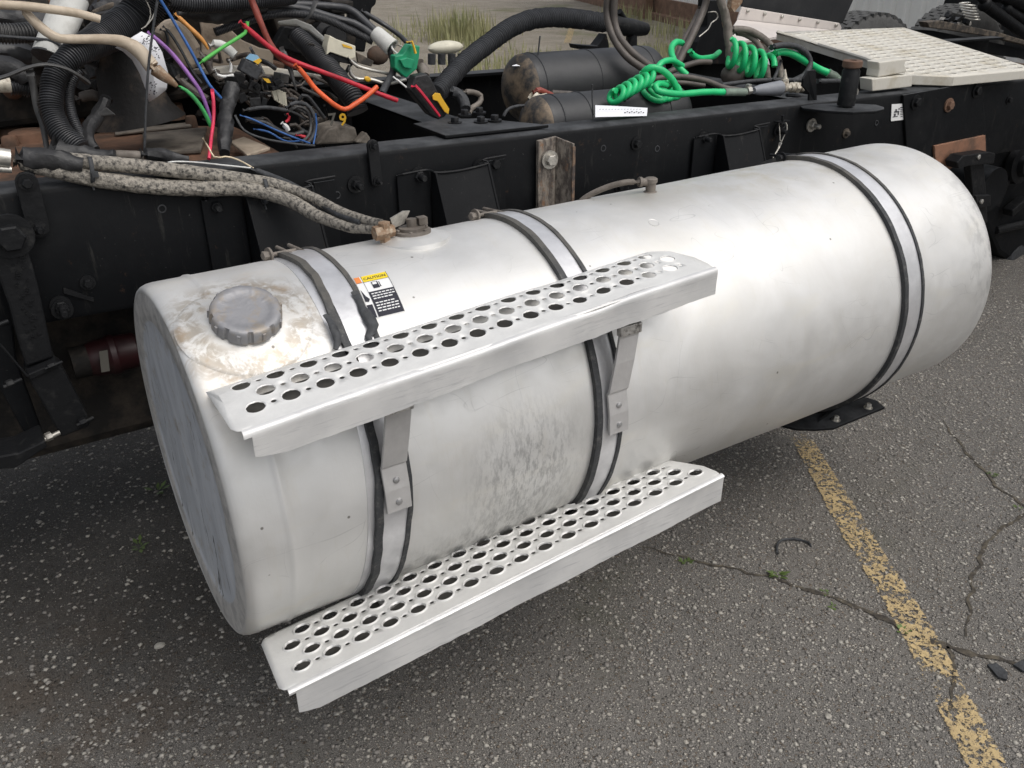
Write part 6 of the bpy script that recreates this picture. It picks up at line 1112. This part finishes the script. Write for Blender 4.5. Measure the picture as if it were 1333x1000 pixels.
for k, (px, py, N, h, sp) in enumerate(((598, 42, 520, .50, .22), (575, 30, 160, .25, .5), (612, 54, 160, .24, .25), (700, 70, 300, .12, .5), (660, 88, 300, .25, .4), (860, 66, 350, .14, .5), (890, 60, 300, .16, .4), (842, 82, 250, .16, .3), (890, 36, 200, .3, .35), (822, 16, 200, .3, .4), (520, 40, 300, .15, .6))):
    c_ = G(px, py + 10); tuft('dry_weeds', ('tall dry green weeds standing on the gravel behind the far rail', 'lower dry weeds behind the tall clump', 'short weeds at the right foot of the tall clump', 'sparse grass by the far yellow line', 'weeds just behind the far rail', 'sparse weeds below the timber kerb', 'weeds near the black stand', 'weeds by the hose joint', 'weeds against the metal wall', 'weeds at the bend of the timber kerb', 'sparse grass behind the wiring')[k], (c_.x, c_.y), N, h, sp, 'dry_grass', k, wd=.006)
def sprig(label, px, py, s_, n_, seed):
    r = random.Random(seed); c_ = G(px, py); t = thing('small_weed', label, 'weed', c_, 'small green weeds in the asphalt'); b = MB()
    for k in range(n_):
        a = r.uniform(0, 6.28); l = s_ * r.uniform(.4, 1); d = Vector((math.cos(a), math.sin(a), r.uniform(.05, .5))); s2 = Vector((-math.sin(a), math.cos(a), 0)) * l * .22; p = c_ + d * l * r.uniform(.1, .6)
        b.add([p, p + d * l * .5 + s2, p + d * l, p + d * l * .5 - s2], [(0, 1, 2, 3)])
    b.build('leaves', 'leaf', t, smooth=False)
for a in ((('small green weed growing in the crack across the yellow line'), 1174, 822, .018, 16, 1), ('small weed in the asphalt left of the yellow line below the rubber loop', 1012, 748, .024, 20, 2), ('tiny weed on the crack at the right edge', 1292, 618, .016, 14, 3), ('tiny weed under the lower step at right', 893, 733, .020, 16, 4), ('yellowish weed on the dark asphalt left of the tank end', 182, 712, .026, 14, 5), ('low dark weed beside the tank end', 205, 640, .035, 8, 6), ('tiny weed in the crack right of the rubber loop', 1085, 790, .016, 10, 7), ('small weed at the edge near the far right crack', 1326, 662, .014, 10, 8), ('tiny weed in the crack left of the loop', 1075, 772, .014, 10, 9)): sprig(*a)
b = MB(); b.tube([G(1012, 722) + Vector((0, 0, .004)), G(1011, 712) + Vector((0, 0, .006)), G(1018, 706) + Vector((0, 0, .008)), G(1034, 704) + Vector((0, 0, .006)), G(1052, 708) + Vector((0, 0, .005)), G(1055, 713) + Vector((0, 0, .004))], .0032, n=8, step=.008); b.build('rubber_loop', 'rubber', **tg('thin black rubber loop lying on the asphalt left of the yellow line', 'rubber scrap'))
for (pts_, lb) in (([(1284, 868), (1296, 866), (1311, 878), (1310, 888), (1298, 884)], 'flat black chip lying at the right edge, left one of two'), ([(1318, 868), (1334, 860), (1345, 866), (1345, 880), (1330, 876)], 'flat black chip cut by the right edge of the picture')):
    b = MB(); b.prism([G(*p) + Vector((0, 0, .002)) for p in pts_], (0, 0, .006)); b.build('black_chip', 'rubber', smooth=False, bevel=.001, **tg(lb, 'scrap', 'black chips on the asphalt'))
for (px, py, r, lb) in ((1078, 934, .009, 'pale stone on the asphalt near the bottom middle'), (372, 842, .010, 'grey flat stone left of the lower step'), (208, 842, .014, 'grey brown stone on the asphalt near the lower left')):
    p = G(px, py); b = MB(); b.ball(p + Vector((0, 0, .003)), r, 10, sq=(1, .7, .4))
    for v in b.v: v += Vector([noise.noise(v * 90 + Vector((i_, 0, 0))) * .003 for i_ in (0, 7, 13)])
    b.build('stone', 'stone_pale', smooth=False, **tg(lb, 'stone'))
for o in bpy.data.objects:
    if '_o' in o.keys(): del o['_o']
